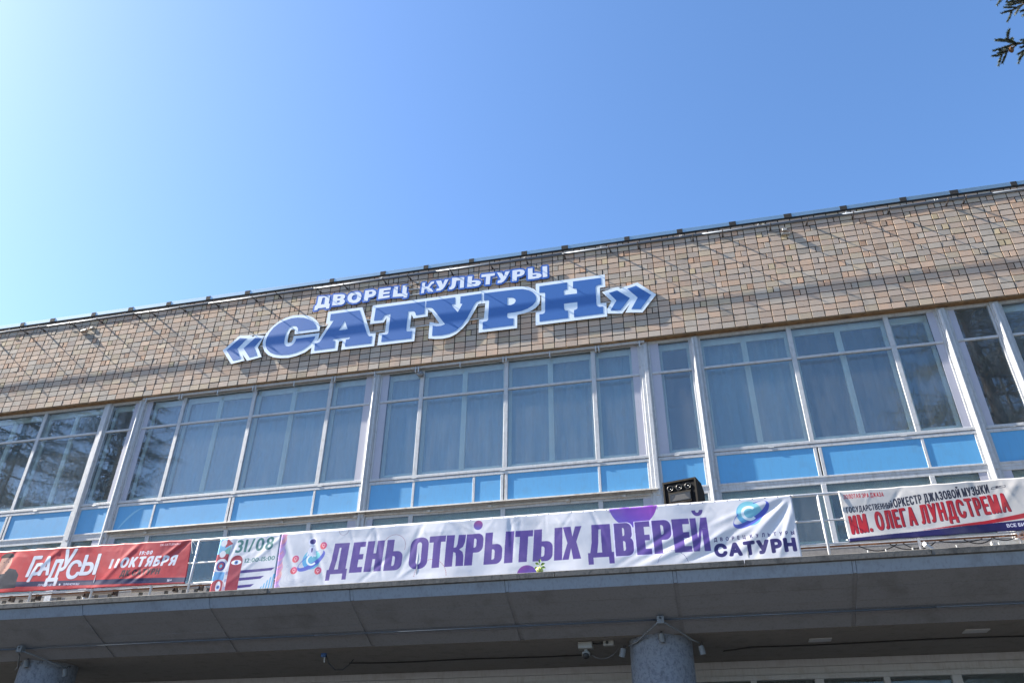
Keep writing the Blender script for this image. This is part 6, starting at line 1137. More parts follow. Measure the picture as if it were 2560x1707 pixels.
def print_mat(name, im, rough=0.42):
    m, t = new_mat(name)
    tx = N(t, 'ShaderNodeTexImage'); tx.image = im; tx.extension = 'EXTEND'
    w = world_pos(t)
    d = noise(t, 3.0, 5, 0.6, vec=w)
    c = mixc(t, maprange(t, d, 0.45, 0.8, 0, 0.14), tx.outputs[0], (0.35, 0.33, 0.31))
    fine = noise(t, 5.0, 2, 0.4, vec=w)
    finish(t, c, rough=rough, bump=fine, bump_d=0.004, spec=0.4)
    return m

def banner(name, label, art, im, corners, folds, seed, amp=0.006, y=12.118):
    """cloth sheet hung on the railing; corners TL, TR, BR, BL as (x, z); folds = creases (x0, z0, x1, z1, width, depth)"""
    rr = random.Random(seed)
    (ax, az), (bx, bz), (cx_, cz_), (dx_, dz_) = corners
    L = bx - ax
    nx = max(60, int(L / 0.022)); nz = 44
    u = np.linspace(0, 1, nx + 1)[None, :]; v = np.linspace(0, 1, nz + 1)[:, None]
    # eyelets pull the edge into shallow scallops
    ne = max(5, int(L / 0.42))
    sc = 0.010 * (np.abs(np.sin(np.pi * u * ne)) - 0.5)
    X = (ax * (1 - v) + dx_ * v) * (1 - u) + (bx * (1 - v) + cx_ * v) * u
    Z = (az * (1 - v) + dz_ * v) * (1 - u) + (bz * (1 - v) + cz_ * v) * u
    Z = Z - sc * (1 - v) * 0.9 + sc * v * 0.6
    Y = np.zeros_like(X)
    for k in range(9):
        a1, a2 = rr.uniform(0.6, 3.4), rr.uniform(0.5, 3)
        Y += amp * rr.uniform(0.3, 1) * np.sin(a1 * X * 2 + a2 * Z * 2 + rr.uniform(0, 6.28))
    for k in range(ne + 1):                    # small radiating creases at the eyelets
        ex = ax + L * k / ne
        for s_ in (-1, 0, 1):
            if rr.random() < 0.55: folds = list(folds) + [(ex, az - 0.01, ex + s_ * rr.uniform(0.1, 0.28), az - rr.uniform(0.2, 0.45), rr.uniform(0.012, 0.03), rr.choice((-1, 1)) * rr.uniform(0.002, 0.005))]
    for (x0, z0, x1, z1, w, dpt) in folds:
        l2 = (x1 - x0) ** 2 + (z1 - z0) ** 2
        t = ((X - x0) * (x1 - x0) + (Z - z0) * (z1 - z0)) / l2
        d = ((X - x0) * (z1 - z0) - (Z - z0) * (x1 - x0)) / math.sqrt(l2)
        env = np.clip(1 - np.maximum(0, np.maximum(-t, t - 1)) * 4, 0, 1) * (0.35 + 0.65 * np.clip(1 - t, 0, 1))
        if z0 < 4.4: env = env * np.clip((t + 0.1) / 0.4, 0, 1) ** 2 * (3 - 2 * np.clip((t + 0.1) / 0.4, 0, 1))
        Y += 0.65 * dpt * np.exp(-(d / w) ** 2) * env
    edge = 0.25 + 0.75 * np.minimum(1, np.minimum(v, 1 - v) * 6)
    Y = y + Y * edge
    V = np.stack([X, Y, Z + H], -1).reshape(-1, 3)
    n1 = nx + 1
    idx = (np.arange(nz)[:, None] * n1 + np.arange(nx)[None, :]).ravel()
    F = np.stack([idx, idx + n1, idx + n1 + 1, idx + 1], -1)
    me = bpy.data.meshes.new(name); me.from_pydata(V.tolist(), [], F.tolist())
    uvl = me.uv_layers.new(name='print')
    uu = (X - art.x0) / (art.x1 - art.x0); vv = (Z - art.z0) / (art.z1 - art.z0)
    UV = np.stack([uu, vv], -1).reshape(-1, 2)[F.ravel()]
    uvl.data.foreach_set('uv', UV.ravel())
    for p in me.polygons: p.use_smooth = True
    o = link(name, me, print_mat(name + '_print', im))
    tag(o, label, 'banner')
    md = o.modifiers.new('thickness', 'SOLIDIFY'); md.thickness = 0.0015; md.offset = 1
    return o

b1 = banner('banner', 'red banner with jumbled silver letters and a half hidden portrait at its left end', B, IM_RED, ((-12.95, 4.578), (-8.794, 4.535), (-8.742, 3.750), (-12.95, 3.792)),
       [(-9.85, 4.54, -10.5, 3.8, .05, -.016), (-8.85, 4.50, -9.9, 3.8, .035, .02), (-9.1, 4.40, -9.8, 3.78, .04, -.016), (-9.6, 4.1, -10.2, 3.78, .03, .012), (-10.9, 4.53, -10.5, 4.1, .05, .013), (-11.6, 4.53, -11.3, 4.2, .04, .012), (-11.55, 4.53, -12.0, 4.1, .05, -.012), (-12.3, 4.54, -11.9, 4.2, .05, .012), (-12.5, 4.54, -12.75, 4.0, .05, .014)], 3)
b2 = banner('banner', 'small white banner with the date 31/08 and red and violet shapes with eyes', D_, IM_DATE, ((-8.212, 4.500), (-7.052, 4.515), (-7.030, 3.56), (-8.222, 3.56)),
       [(-7.08, 4.48, -7.9, 4.10, .03, .006), (-7.1, 4.4, -7.9, 3.7, .04, -.008), (-7.9, 4.4, -8.1, 3.7, .03, .008)], 4, amp=0.003)
b3 = banner('banner', 'long white banner with a bold purple headline and ringed planet emblems at both ends', A, IM_MAIN, ((-7.030, 4.515), (1.475, 4.532), (1.462, 3.52), (-7.01, 3.52)),
       [(1.47, 4.52, 0.1, 3.75, .05, .022), (1.45, 4.50, 0.5, 3.62, .05, -.02), (1.40, 4.40, 0.75, 3.55, .045, .018), (1.44, 4.30, 1.15, 3.6, .04, -.02), (1.3, 4.50, -0.4, 3.95, .04, -.012), (0.3, 4.2, -1.0, 3.60, .055, .022), (0.1, 4.0, -0.9, 3.56, .05, -.02), (-0.3, 4.15, -1.25, 3.60, .04, .014), (0.9, 4.0, -0.25, 3.58, .05, .018), (0.5, 4.1, -0.3, 3.6, .04, -.014),
        (-6.47, 4.50, -6.1, 3.6, .04, .016), (-6.40, 4.50, -5.9, 3.9, .04, -.012), (-5.3, 4.5, -5.1, 3.7, .035, .010), (-4.45, 4.48, -4.8, 3.7, .04, .010), (-2.95, 4.48, -2.9, 3.9, .035, .013), (-3.9, 4.48, -3.5, 4.0, .05, .010), (-3.7, 4.4, -2.3, 3.6, .03, -.008), (-5.0, 4.0, -5.5, 3.56, .03, .010), (-4.4, 3.9, -4.9, 3.56, .03, -.008), (-1.6, 4.5, -1.4, 4.0, .03, .010), (-2.2, 4.48, -1.9, 4.1, .03, -.008), (-6.95, 4.4, -6.6, 3.6, .05, .012)], 5, amp=0.005)
b4 = banner('banner', 'cream banner with black and large red lettering above a red and navy stripe', J, IM_JAZZ, ((2.152, 4.530), (6.60, 4.545), (6.60, 3.775), (2.155, 3.755)),
       [(2.16, 4.5, 2.9, 3.9, .05, .012), (3.05, 4.52, 2.8, 4.2, .03, .010), (3.1, 4.52, 3.4, 4.25, .03, -.010), (4.02, 4.52, 4.1, 4.0, .04, .010), (4.6, 4.5, 4.2, 4.0, .05, -.010), (2.2, 4.1, 2.6, 3.8, .04, .010)], 6, amp=0.007)
# cords tying the banners to the railing
ct = MB()
def tie(x, z, dx, dz): ct.tube([(x, 12.11, z + H), (x + dx * 0.5, 12.10, z + dz * 0.5 + H), (x + dx, 12.13, z + dz + H)], 0.006, 5)
for o_, x, z, dx, dz in ((b1, -8.79, 4.53, 0.06, -0.25),):
    tie(x, z, dx, dz); tie(x, z, 0.10, -0.12); tie(-8.76, 4.10, 0.05, 0.01)
ct.build('cord', M['cord'], b1)
ct = MB(); tie(2.16, 4.52, 0.0, -0.30); tie(2.155, 4.10, -0.04, 0.02); tie(2.15, 3.77, -0.03, 0.02); ct.build('cord', M['cord'], b4)
ct = MB(); tie(1.47, 4.52, 0.05, 0.0); tie(1.46, 4.1, 0.04, 0.01); ct.build('cord', M['cord'], b3)

# ------------------------------------------------------------------ loudspeaker
sp = thing('loudspeaker', 'big black loudspeaker with three round horns standing behind the white banner', 'loudspeaker', (-0.19, 12.56, 3.40 + H), rz=-math.radians(15.8))
W_, Dp, z0, z1 = 0.285, 0.44, 0.52, 1.70
def spb(name, mb, mat, smooth=False, parent=sp): return mb.build(name, mat, parent, None, smooth)
cab = MB(); cab.prism([(0.02, z0 + 0.015), (Dp, z0 + 0.015), (Dp, z1 - 0.13), (Dp - 0.12, z1 - 0.015), (0.02, z1 - 0.015)], -W_ + 0.015, W_ - 0.015)
cabinet = spb('cabinet', cab, M['speaker'])
ed = MB()
for a, b in ((-W_, -W_ + 0.028), (W_ - 0.028, W_)): ed.prism([(0, z0), (Dp, z0), (Dp, z1 - 0.12), (Dp - 0.13, z1), (0, z1)], a, b)
ed.box(-W_ + 0.028, W_ - 0.028, 0.0, 0.03, z0, z0 + 0.03); ed.prism([(0.0, z1 - 0.03), (0.0, z1), (Dp - 0.13, z1), (Dp - 0.13, z1 - 0.02)], -W_ + 0.028, W_ - 0.028)
spb('edge_trim', ed, M['speaker_edge'])
for dx in (-0.155, -0.005, 0.145):
    h_ = MB(); zc_ = z1 - 0.125
    n = 20; vv = []; ff = []
    for k, (r_, y_) in enumerate(((0.056, 0.012), (0.050, -0.004), (0.040, 0.0), (0.026, 0.045), (0.012, 0.05))):
        for q in range(n):
            t = 2 * math.pi * q / n; vv.append((dx + r_ * math.cos(t), y_ + 0.0, zc_ + r_ * math.sin(t)))
    for k in range(4):
        for q in range(n):
            ff.append((k * n + q, k * n + (q + 1) % n, (k + 1) * n + (q + 1) % n, (k + 1) * n + q))
    ff.append(tuple(range(4 * n, 5 * n)))
    h_.add(vv, ff)
    o = spb('tweeter', h_, M['horn'], True)
    bm = bmesh.new(); bmesh.ops.create_uvsphere(bm, u_segments=10, v_segments=6, radius=0.011)
    me = bpy.data.meshes.new('phase_plug'); bm.to_mesh(me); bm.free()
    link('phase_plug', me, M['chrome'], o, (dx, 0.02, zc_))
hn = MB(); hz_ = z1 - 0.295
hn.bbox(-0.19, 0.19, -0.006, 0.03, hz_ - 0.10, hz_ + 0.095, 0.006)
spb('horn_plate', hn, M['speaker_edge'])
mo = MB()
n = 12; vv = []; ff = []
for k in range(n + 1):
    t = k / n; x_ = -0.16 + 0.32 * t
    for (zz_, yy_) in ((-0.055, -0.010), (0.055, -0.010), (0.02, 0.0), (-0.02, 0.0)):
        vv.append((x_, yy_ - 0.001, hz_ + zz_ * 1.0))
mo.box(-0.16, 0.16, -0.011, -0.0065, hz_ + 0.052, hz_ + 0.064); mo.box(-0.16, 0.16, -0.011, -0.0065, hz_ - 0.064, hz_ - 0.052)
mo.box(-0.172, -0.16, -0.011, -0.0065, hz_ - 0.064, hz_ + 0.064); mo.box(0.16, 0.172, -0.011, -0.0065, hz_ - 0.064, hz_ + 0.064)
horn = spb('horn_rim', mo, M['horn'])
dkm = MB(); dkm.box(-0.16, 0.16, -0.0075, -0.0062, hz_ - 0.052, hz_ + 0.052); link('horn_throat', dkm.mesh('horn_throat'), M['cable'], horn)
fl = MB()
for s_ in (-1, 1):
    pr = []
    for k in range(9):
        t = k / 8; pr.append((s_ * (0.158 - 0.075 * math.sin(t * math.pi / 2)), -0.009 + 0.0 * t, hz_ - 0.05 + 0.10 * t))
    vv = [(s_ * 0.158, -0.0095, hz_ - 0.05), (s_ * 0.158, -0.0095, hz_ + 0.05)] + pr
    n_ = len(pr)
    fl.add(vv + [(p[0], p[1] + 0.002, p[2]) for p in vv], [(0, 1, *[1 + k + 1 for k in range(n_)][::-1])])
link('horn_flare', fl.mesh('horn_flare'), M['horn'], horn)
wf = MB(); zc_ = z1 - 0.62; n = 32
for r0, r1, y0_, y1_ in ((0.235, 0.225, -0.004, -0.022), (0.225, 0.212, -0.022, -0.022), (0.212, 0.20, -0.022, -0.012)):
    vv = [(r0 * math.cos(2 * math.pi * k / n), y0_, zc_ + r0 * math.sin(2 * math.pi * k / n)) for k in range(n)] + [(r1 * math.cos(2 * math.pi * k / n), y1_, zc_ + r1 * math.sin(2 * math.pi * k / n)) for k in range(n)]
    wf.add(vv, [(k, (k + 1) % n, n + (k + 1) % n, n + k) for k in range(n)])
wo_ = spb('woofer_ring', wf, M['horn'])
gr_ = MB()
for k in range(-15, 16):
    x_ = k * 0.0135; hh_ = math.sqrt(max(0, 0.205 ** 2 - x_ ** 2))
    if hh_ > 0.02:
        gr_.box(x_ - 0.0018, x_ + 0.0018, -0.016, -0.013, zc_ - hh_, zc_ + hh_)
        gr_.box(-hh_, hh_, -0.0135, -0.011, zc_ + x_ - 0.0018, zc_ + x_ + 0.0018)
link('grille', gr_.mesh('grille'), M['conduit'], wo_)
st_ = MB()
st_.box(-W_, W_, 0.0, Dp, z0 - 0.03, z0 - 0.002)
spb('stand_top', st_, M['dark'])
for a in (-W_ + 0.03, W_ - 0.03):
    for b in (0.03, Dp - 0.03): spb('stand_leg', MB().tube([(a, b, 0.03), (a, b, z0 - 0.03)], 0.018, 8), M['dark'])

# ------------------------------------------------------------------ clutter on the canopy edge
for a, b, where in ((-13.3, -12.55, 'below the portrait on the red banner'), (-12.42, -11.98, 'below the start of the large silver word'), (-11.65, -10.95, 'below the middle of the large silver word'), (-10.82, -10.35, 'just past the end of the large silver word'),
                    (-9.98, -9.12, 'below the date line of the red banner'), (-9.02, -8.62, 'below the lower right corner of the red banner'), (-8.50, -8.27, 'in the gap between the red banner and the date banner')):
    o = thing('strip_light', 'white strip light ' + where, 'strip light', ((a + b) / 2, 12.42, 3.70 + H), group='strip lights along the canopy edge behind the railing')
    w = (b - a) / 2
    link('housing', MB().bbox(-w, w, -0.05, 0.05, 0.03, 0.085, 0.008).mesh('housing'), M['plastic'], o, rot=(math.radians(12), 0, 0))
    link('foot', MB().box(-w * 0.6 - 0.02, -w * 0.6 + 0.02, -0.03, 0.03, -0.27, 0.03).mesh('foot'), M['conduit'], o)
    link('foot', MB().box(w * 0.6 - 0.02, w * 0.6 + 0.02, -0.03, 0.03, -0.27, 0.03).mesh('foot'), M['conduit'], o)
    link('end_clip', MB().box(w - 0.02, w + 0.04, -0.055, 0.04, 0.0, 0.10).mesh('end_clip'), M['dark'], o)
pl = thing('tilted_floodlight', 'white square floodlight tipped on its side under the cream banner', 'floodlight', (3.22, 12.10, 3.56 + H))
link('housing', MB().bbox(-0.13, 0.13, -0.03, 0.02, -0.10, 0.10, 0.01).mesh('housing'), M['plastic'], pl, rot=(math.radians(-50), math.radians(38), math.radians(20)))
link('stand', MB().tube([(-0.08, 0, -0.14), (-0.05, 0, 0), (0.05, 0.02, -0.05), (0.08, 0.02, -0.14)], 0.012, 6).mesh('stand'), M['plastic'], pl)
bxl = thing('long_floodlight', 'white boxy floodlight under the right end of the cream banner', 'floodlight', (4.35, 12.30, 3.62 + H))
link('housing', MB().bbox(-0.28, 0.28, -0.06, 0.06, -0.02, 0.07, 0.01).mesh('housing'), M['plastic'], bxl)
link('foot', MB().box(-0.2, -0.16, -0.03, 0.03, -0.18, -0.02).mesh('foot'), M['dark'], bxl); link('foot', MB().box(0.16, 0.2, -0.03, 0.03, -0.18, -0.02).mesh('foot'), M['dark'], bxl)
rc_ = random.Random(5)
cab_ = MB()
for k in range(7):
    x = 2.25 + k * 0.36 + rc_.uniform(-0.1, 0.1)
    cab_.tube(catenary((x, 12.16, 3.70 + H), (x + rc_.uniform(0.3, 0.6), 12.18, 3.70 + H), rc_.uniform(0.03, 0.10)), 0.008, 5)
tag(cab_.build('black_cables', M['cable']), 'loops of thin black cable hanging under the cream banner', 'cable')
cl = MB()
for x in (2.62, 2.95, 2.98, 2.36, 3.55, 4.1):
    cl.tube([(x, 12.06, 3.43 + H), (x + rc_.uniform(-.02, .02), 12.06, 3.60 + H)], 0.008, 5)
tag(cl.build('threaded_rods', M['plastic']), 'short white rods sticking up from the canopy edge under the cream banner', 'rods')
nst = MB()
for k in range(60):
    x, z = 4.35 + rc_.gauss(0.1, 0.09), 3.66 + rc_.gauss(0, 0.02)
    nst.tube([(x, 12.07 + rc_.uniform(-.03, .03), z + H), (x + rc_.uniform(-.07, .07), 12.07 + rc_.uniform(-.03, .03), z + rc_.uniform(-.03, .03) + H)], 0.003, 4)
tag(nst.build('straw_tangle', M['rust']), 'tangle of dry straw caught on the low rail at the right edge', 'straw')
# seedling in a plastic bag on the coping
pt = thing('potted_seedling', 'small green seedling in a yellow-green bag on the canopy coping', 'plant', (-2.41, 11.86, 3.49 + H))
bm = bmesh.new(); bmesh.ops.create_icosphere(bm, subdivisions=3, radius=0.055)
for v in bm.verts:
    q = 1 + 0.22 * math.sin(v.co.x * 130) * math.cos(v.co.z * 110 + 1); v.co *= q; v.co.z *= 0.85
me = bpy.data.meshes.new('bag'); bm.to_mesh(me); bm.free()
for p in me.polygons: p.use_smooth = True
link('bag', me, M['bag'], pt, (0.0, 0, 0.045))
link('stem', MB().tube([(0, 0, 0.07), (0.005, 0, 0.11), (-0.003, 0, 0.16)], 0.004, 5).mesh('stem'), M['leaf'], pt)
for x, z, a, s_ in ((0.0, 0.155, 1.4, .05), (-0.01, 0.13, 2.6, .05), (0.02, 0.12, 0.4, .055), (0.03, 0.09, -0.2, .05), (-0.03, 0.09, 3.4, .04)):
    lf = MB(); n = 7; vv = []
    for k in range(n):
        t = k / (n - 1); wd = 0.42 * s_ * math.sin(math.pi * min(1, t * 0.92 + 0.05))
        cxx, czz = x + math.cos(a) * s_ * t * 1.3, z + math.sin(a) * s_ * t * 1.3
        vv += [(cxx - math.sin(a) * wd, -0.008 * math.sin(3 * t), czz + math.cos(a) * wd), (cxx, 0.006, czz), (cxx + math.sin(a) * wd, -0.008 * math.sin(3 * t), czz - math.cos(a) * wd)]
    lf.add(vv, [(3 * k + j, 3 * k + j + 1, 3 * k + j + 4, 3 * k + j + 3) for k in range(n - 1) for j in range(2)])
    link('leaf', lf.mesh('leaf', True), M['leaf'], pt)

# ------------------------------------------------------------------ fittings under the canopy
pipe = thing('conduit_pipe', 'thin metal pipe running along under the canopy soffit', 'pipe', (-5, 12.6, 2.89 + H))
xs_ = [-24, -18, -12.05, -6.4, -0.68, 3.2, 7.4, 14]
for a, b in zip(xs_[:-1], xs_[1:]): top('pipe', MB().tube([(a, 12.6, 2.895 + H), (b, 12.6, 2.895 + H)], 0.0135, 10), M['steel'], pipe, True)
for cx, lab in ((-0.765, 'right'), (-12.2, 'left')):
    jb = thing('junction_box', 'grey junction box with two drooping conduits on top of the %s column' % lab, 'junction box', (cx + 0.08, 12.56, 2.84 + H), group='junction boxes on the column tops')
    link('box', MB().bbox(-0.055, 0.055, -0.05, 0.05, -0.02, 0.09, 0.006).mesh('box'), M['conduit'], jb)
    link('plug', MB().tube([(0, -0.052, 0.06), (0, -0.06, 0.06)], 0.018, 10).mesh('plug'), M['cable'], jb)
    for s_ in (-1, 1):
        p_ = [(s_ * 0.05, 0, 0.0), (s_ * 0.14, 0.16, -0.03), (s_ * 0.28, 0.32, -0.09), (s_ * 0.42, 0.5, -0.16), (s_ * 0.55 - 0.02, 0.62, -0.19)]
        link('conduit', MB().tube(p_, 0.014, 8).mesh('conduit', True), M['conduit'], jb)
    link('strap', MB().tube([(-0.35, 0.48, -0.02), (-0.2, 0.40, 0.03), (0, 0.36, 0.06), (0.2, 0.40, 0.03), (0.36, 0.50, -0.02)], 0.01, 6).mesh('strap'), M['dark'], jb)
for x, y, z, r_, lab in ((-0.72, 12.90, 2.76, -8, 'grey cylinder spotlight on the front of the right column'), (-1.33, 13.10, 2.60, 15, 'grey spotlight on the left side of the right column'), (-0.14, 13.12, 2.60, -10, 'grey spotlight on the right side of the right column'), (-12.25, 12.90, 2.76, -10, 'grey cylinder spotlight on the front of the left column'), (-11.55, 13.12, 2.62, -10, 'grey spotlight on the right side of the left column')):
    s_ = thing('spotlight', lab, 'spotlight', (x, y, z + H), group='spotlights on the columns')
    link('lamp_body', MB().tube([(0, 0, 0.0), (0, 0, -0.13)], [0.042, 0.045], 14).mesh('lamp_body', False), M['conduit'], s_, rot=(math.radians(8), math.radians(r_), 0))
    link('bracket', MB().tube([(0, 0, -0.02), (0.02, 0.03, 0.05), (0.03, 0.08, 0.05)], 0.012, 6).mesh('bracket'), M['dark'], s_)
cmr = thing('security_camera', 'white security camera with black dome under the canopy left of the column', 'camera', (-1.95, 13.30, 2.70 + H))
link('base_box', MB().bbox(-0.12, 0.11, -0.08, 0.08, -0.05, 0.055, 0.008).mesh('base_box'), M['dull_plastic'], cmr)
link('neck', MB().tube([(0, 0, -0.05), (0, 0, -0.09)], 0.03, 12).mesh('neck'), M['dull_plastic'], cmr)
bm = bmesh.new(); bmesh.ops.create_uvsphere(bm, u_segments=18, v_segments=10, radius=0.058); me = bpy.data.meshes.new('dome'); bm.to_mesh(me); bm.free()
for p in me.polygons: p.use_smooth = True
hd = link('head', MB().tube([(0, -0.02, -0.085), (0, -0.02, -0.10), (0, -0.02, -0.16)], [0.03, 0.064, 0.066], 18).mesh('head', True), M['dull_plastic'], cmr)
link('dome', me, M['cable'], cmr, (0, -0.035, -0.15))
sb = thing('socket_box', 'small white box with a round black hole beside the security camera', 'junction box', (-1.58, 13.30, 2.73 + H))
link('box', MB().bbox(-0.085, 0.085, -0.05, 0.05, -0.045, 0.04, 0.006).mesh('box'), M['dull_plastic'], sb)
link('hole', MB().tube([(-0.02, -0.052, 0.0), (-0.02, -0.06, 0.0)], 0.024, 12).mesh('hole'), M['cable'], sb)
link('lead', MB().tube([(-0.09, -0.02, 0), (-0.2, 0, -0.01), (-0.27, 0, 0.0)], 0.016, 6).mesh('lead'), M['cable'], sb)
hl = thing('hanging_lead', 'small blue box with a dangling clip and cable loop on the canopy underside', 'cable', (-6.55, 13.35, 2.76 + H))
link('box', MB().box(-0.04, 0.04, -0.03, 0.03, -0.06, 0.0).mesh('box'), M['signblue'], hl)
link('clip', MB().tube([(0.02, 0, -0.07), (0.02, 0, -0.12), (0.03, 0, -0.15)], 0.01, 6).mesh('clip'), M['plastic'], hl)
link('cable', MB().tube([(0.03, 0.02, -0.02), (0.10, 0.02, -0.16), (0.2, 0.1, -0.26), (0.34, 0.1, -0.26), (0.45, 0.1, -0.18), (0.52, 0.1, -0.10)], 0.009, 6).mesh('cable', True), M['cable'], hl)
sc_ = MB()
p_ = [(-6.4, 14.1, 2.73 + H)] + [(-6.0 + k * 0.4, 14.25 + 0.03 * math.sin(k), 2.742 + H) for k in range(11)] + [(-1.95, 13.5, 2.62 + H)]
sc_.tube(p_, 0.012, 6)
tag(sc_.build('soffit_cable', M['cable']), 'thin black cable stapled along the concrete soffit left of the column', 'cable')
sc_ = MB(); p_ = [(0.2 + k * 0.45, 14.1 + 0.06 * math.sin(k * 0.6), 2.745 + H - (0.05 if k == 0 else 0)) for k in range(14)]
sc_.tube(p_, 0.012, 6)
tag(sc_.build('soffit_cable', M['cable']), 'thin black cable stapled along the concrete soffit right of the column', 'cable')
sc_ = MB(); sc_.tube(catenary((-1.85, 13.3, 2.55 + H), (-1.40, 13.15, 2.62 + H), 0.10), 0.0025, 5)
tag(sc_.build('thin_wire', M['conduit']), 'thin white wire sagging from the security camera to the column spotlight', 'cable')
for x, y, lab in ((1.70, 13.81, 'nearer the column'), (3.91, 13.6, 'farther from the column')):
    o = MB().box(x - 0.17, x + 0.17, y - 0.11, y + 0.11, 2.745 + H, 2.758 + H).build('ceiling_plate', M['entrance'])
    tag(o, 'pale rectangular plate on the concrete soffit, %s' % lab, 'plate', 'pale plates on the concrete soffit')
# dark hose seen behind the glass of the upper narrow window
hs = MB(); hs.tube([(5.75, 14.82, 8.72 + H), (5.83, 14.82, 8.86 + H), (5.88, 14.82, 8.98 + H), (5.95, 14.82, 9.08 + H), (6.08, 14.82, 9.13 + H)], 0.02, 8)
tag(hs.build('black_hose', M['cable'], smooth=True), 'curved black hose behind the pane of the narrow window at the right edge', 'hose')

# ------------------------------------------------------------------ spruces (one overhangs the frame, others show in the glass)
def needle_mat():
    m, t = new_mat('spruce_needles')
    w = world_pos(t)
    a = noise(t, 3.0, 4, 0.6, vec=w)
    c = mixc(t, maprange(t, a, 0.35, 0.65), (0.035, 0.060, 0.040), (0.075, 0.105, 0.075))
    g = N(t, 'ShaderNodeNewGeometry')
    c = mixc(t, g.outputs['Random Per Island'], c, (0.10, 0.125, 0.105), 'MIX')
    finish(t, c, rough=0.55, spec=0.4)
    return m
M['needles'] = needle_mat()
M['cone'] = painted('brown_spruce_cone', (0.16, 0.075, 0.03), (0.30, 0.16, 0.05), 0.6, 0.7, 60.0, 0.002)

def twig_template(n, L, nl, seed, nw=0.0016):
    """a shoot along +x with n needles around it"""
    r = np.random.RandomState(seed)
    t = r.rand(n) * L
    a = r.rand(n) * 2 * np.pi
    lean = 0.55 + r.rand(n) * 0.35
    d = np.stack([np.cos(lean), np.sin(lean) * np.cos(a), np.sin(lean) * np.sin(a)], -1)
    b = np.stack([t, np.zeros(n), np.zeros(n)], -1)
    s = np.cross(d, r.randn(n, 3)); s /= np.linalg.norm(s, axis=1)[:, None]
    ln = nl * (0.8 + 0.4 * r.rand(n))[:, None]
    return np.stack([b - s * nw, b + s * nw, b + d * ln], 1)      # n,3,3

def frames_from(d, r):
    d = d / np.linalg.norm(d, axis=1)[:, None]
    u = r.randn(len(d), 3)
    y = np.cross(d, u); y /= np.linalg.norm(y, axis=1)[:, None]
    z = np.cross(d, y)
    return np.stack([d, y, z], -1)                                 # columns

def tri_mesh(name, T, mat):
    n = len(T)
    me = bpy.data.meshes.new(name)
    me.vertices.add(n * 3); me.loops.add(n * 3); me.polygons.add(n)
    me.vertices.foreach_set('co', T.reshape(-1).astype(np.float32))
    me.loops.foreach_set('vertex_index', np.arange(n * 3, dtype=np.int32))
    me.polygons.foreach_set('loop_start', np.arange(0, n * 3, 3, dtype=np.int32))
    me.polygons.foreach_set('loop_total', np.full(n, 3, np.int32))
    me.update(); me.validate()
    me.materials.append(mat)
    return me

def spruce_meshes(seed, hgt=20.0, rad=4.2):
    r = np.random.RandomState(seed)
    P, Dr = [], []
    limb = MB()
    z = 1.8
    while z < hgt - 0.3:
        t = z / hgt
        Lb = rad * (1 - t) ** 0.72 * (0.9 if z > 3 else 0.7)
        nb = 7 if t < 0.85 else 5
        for k in range(nb):
            az = r.rand() * 2 * np.pi
            L = Lb * (0.75 + 0.4 * r.rand())
            drop = 0.28 * (1 - t) + 0.05
            pts = []
            for q in range(6):
                s = q / 5
                rr_ = L * s
                zz_ = z + r.uniform(-0.03, 0.03) - drop * L * s + 0.30 * L * s * s * 0.7
                pts.append(np.array([math.cos(az) * rr_, math.sin(az) * rr_, zz_]))
            limb.tube([tuple(p) for p in pts], [0.05 * (1 - t) + 0.012, 0.035 * (1 - t) + 0.01, 0.02, 0.014, 0.01, 0.006], 5)
            out = np.array([math.cos(az), math.sin(az), 0.0]); side = np.array([-math.sin(az), math.cos(az), 0.0])
            m = int(10 + L * 9)
            for q in range(m):
                s = 0.12 + 0.88 * (q + r.rand()) / m
                i = min(4, int(s * 5)); f_ = s * 5 - i
                p = pts[i] * (1 - f_) + pts[i + 1] * f_
                sg_ = 1 if q % 2 else -1
                ln = 0.55 * L * 0.5 * (1.15 - s) + 0.12
                d = out * (0.6 + 0.3 * r.rand()) + side * sg_ * (0.6 + 0.3 * r.rand()) + np.array([0, 0, -0.30 + 0.25 * r.rand()])
                d /= np.linalg.norm(d)
                ns = max(1, int(ln / 0.17))
                for w_ in range(ns):
                    P.append(p + d * ln * (w_ / ns)); dd = d + r.randn(3) * 0.22; dd[2] -= 0.12; Dr.append(dd)
        z += 0.30 + 0.25 * (1 - t) * r.rand() + 0.12
    P = np.array(P); Dr = np.array(Dr)
    Mx = frames_from(Dr, r)
    tpl = [twig_template(22, 0.24, 0.055, 40 + k, 0.006) for k in range(4)]
    T = []
    ch = r.randint(0, 4, len(P))
    for k in range(4):
        sel = ch == k
        T.append(np.einsum('nij,tvj->ntvi', Mx[sel], tpl[k]) + P[sel][:, None, None, :])
    T = np.concatenate([x.reshape(-1, 3, 3) for x in T])
    tr_ = MB(); tr_.tube([(0, 0, 0), (0.05, 0, hgt * 0.3), (0, 0.05, hgt * 0.7), (0, 0, hgt)], [0.24, 0.18, 0.09, 0.015], 12)
    return tr_.mesh('trunk', True), limb.mesh('limbs'), tri_mesh('crown', T, M['needles'])

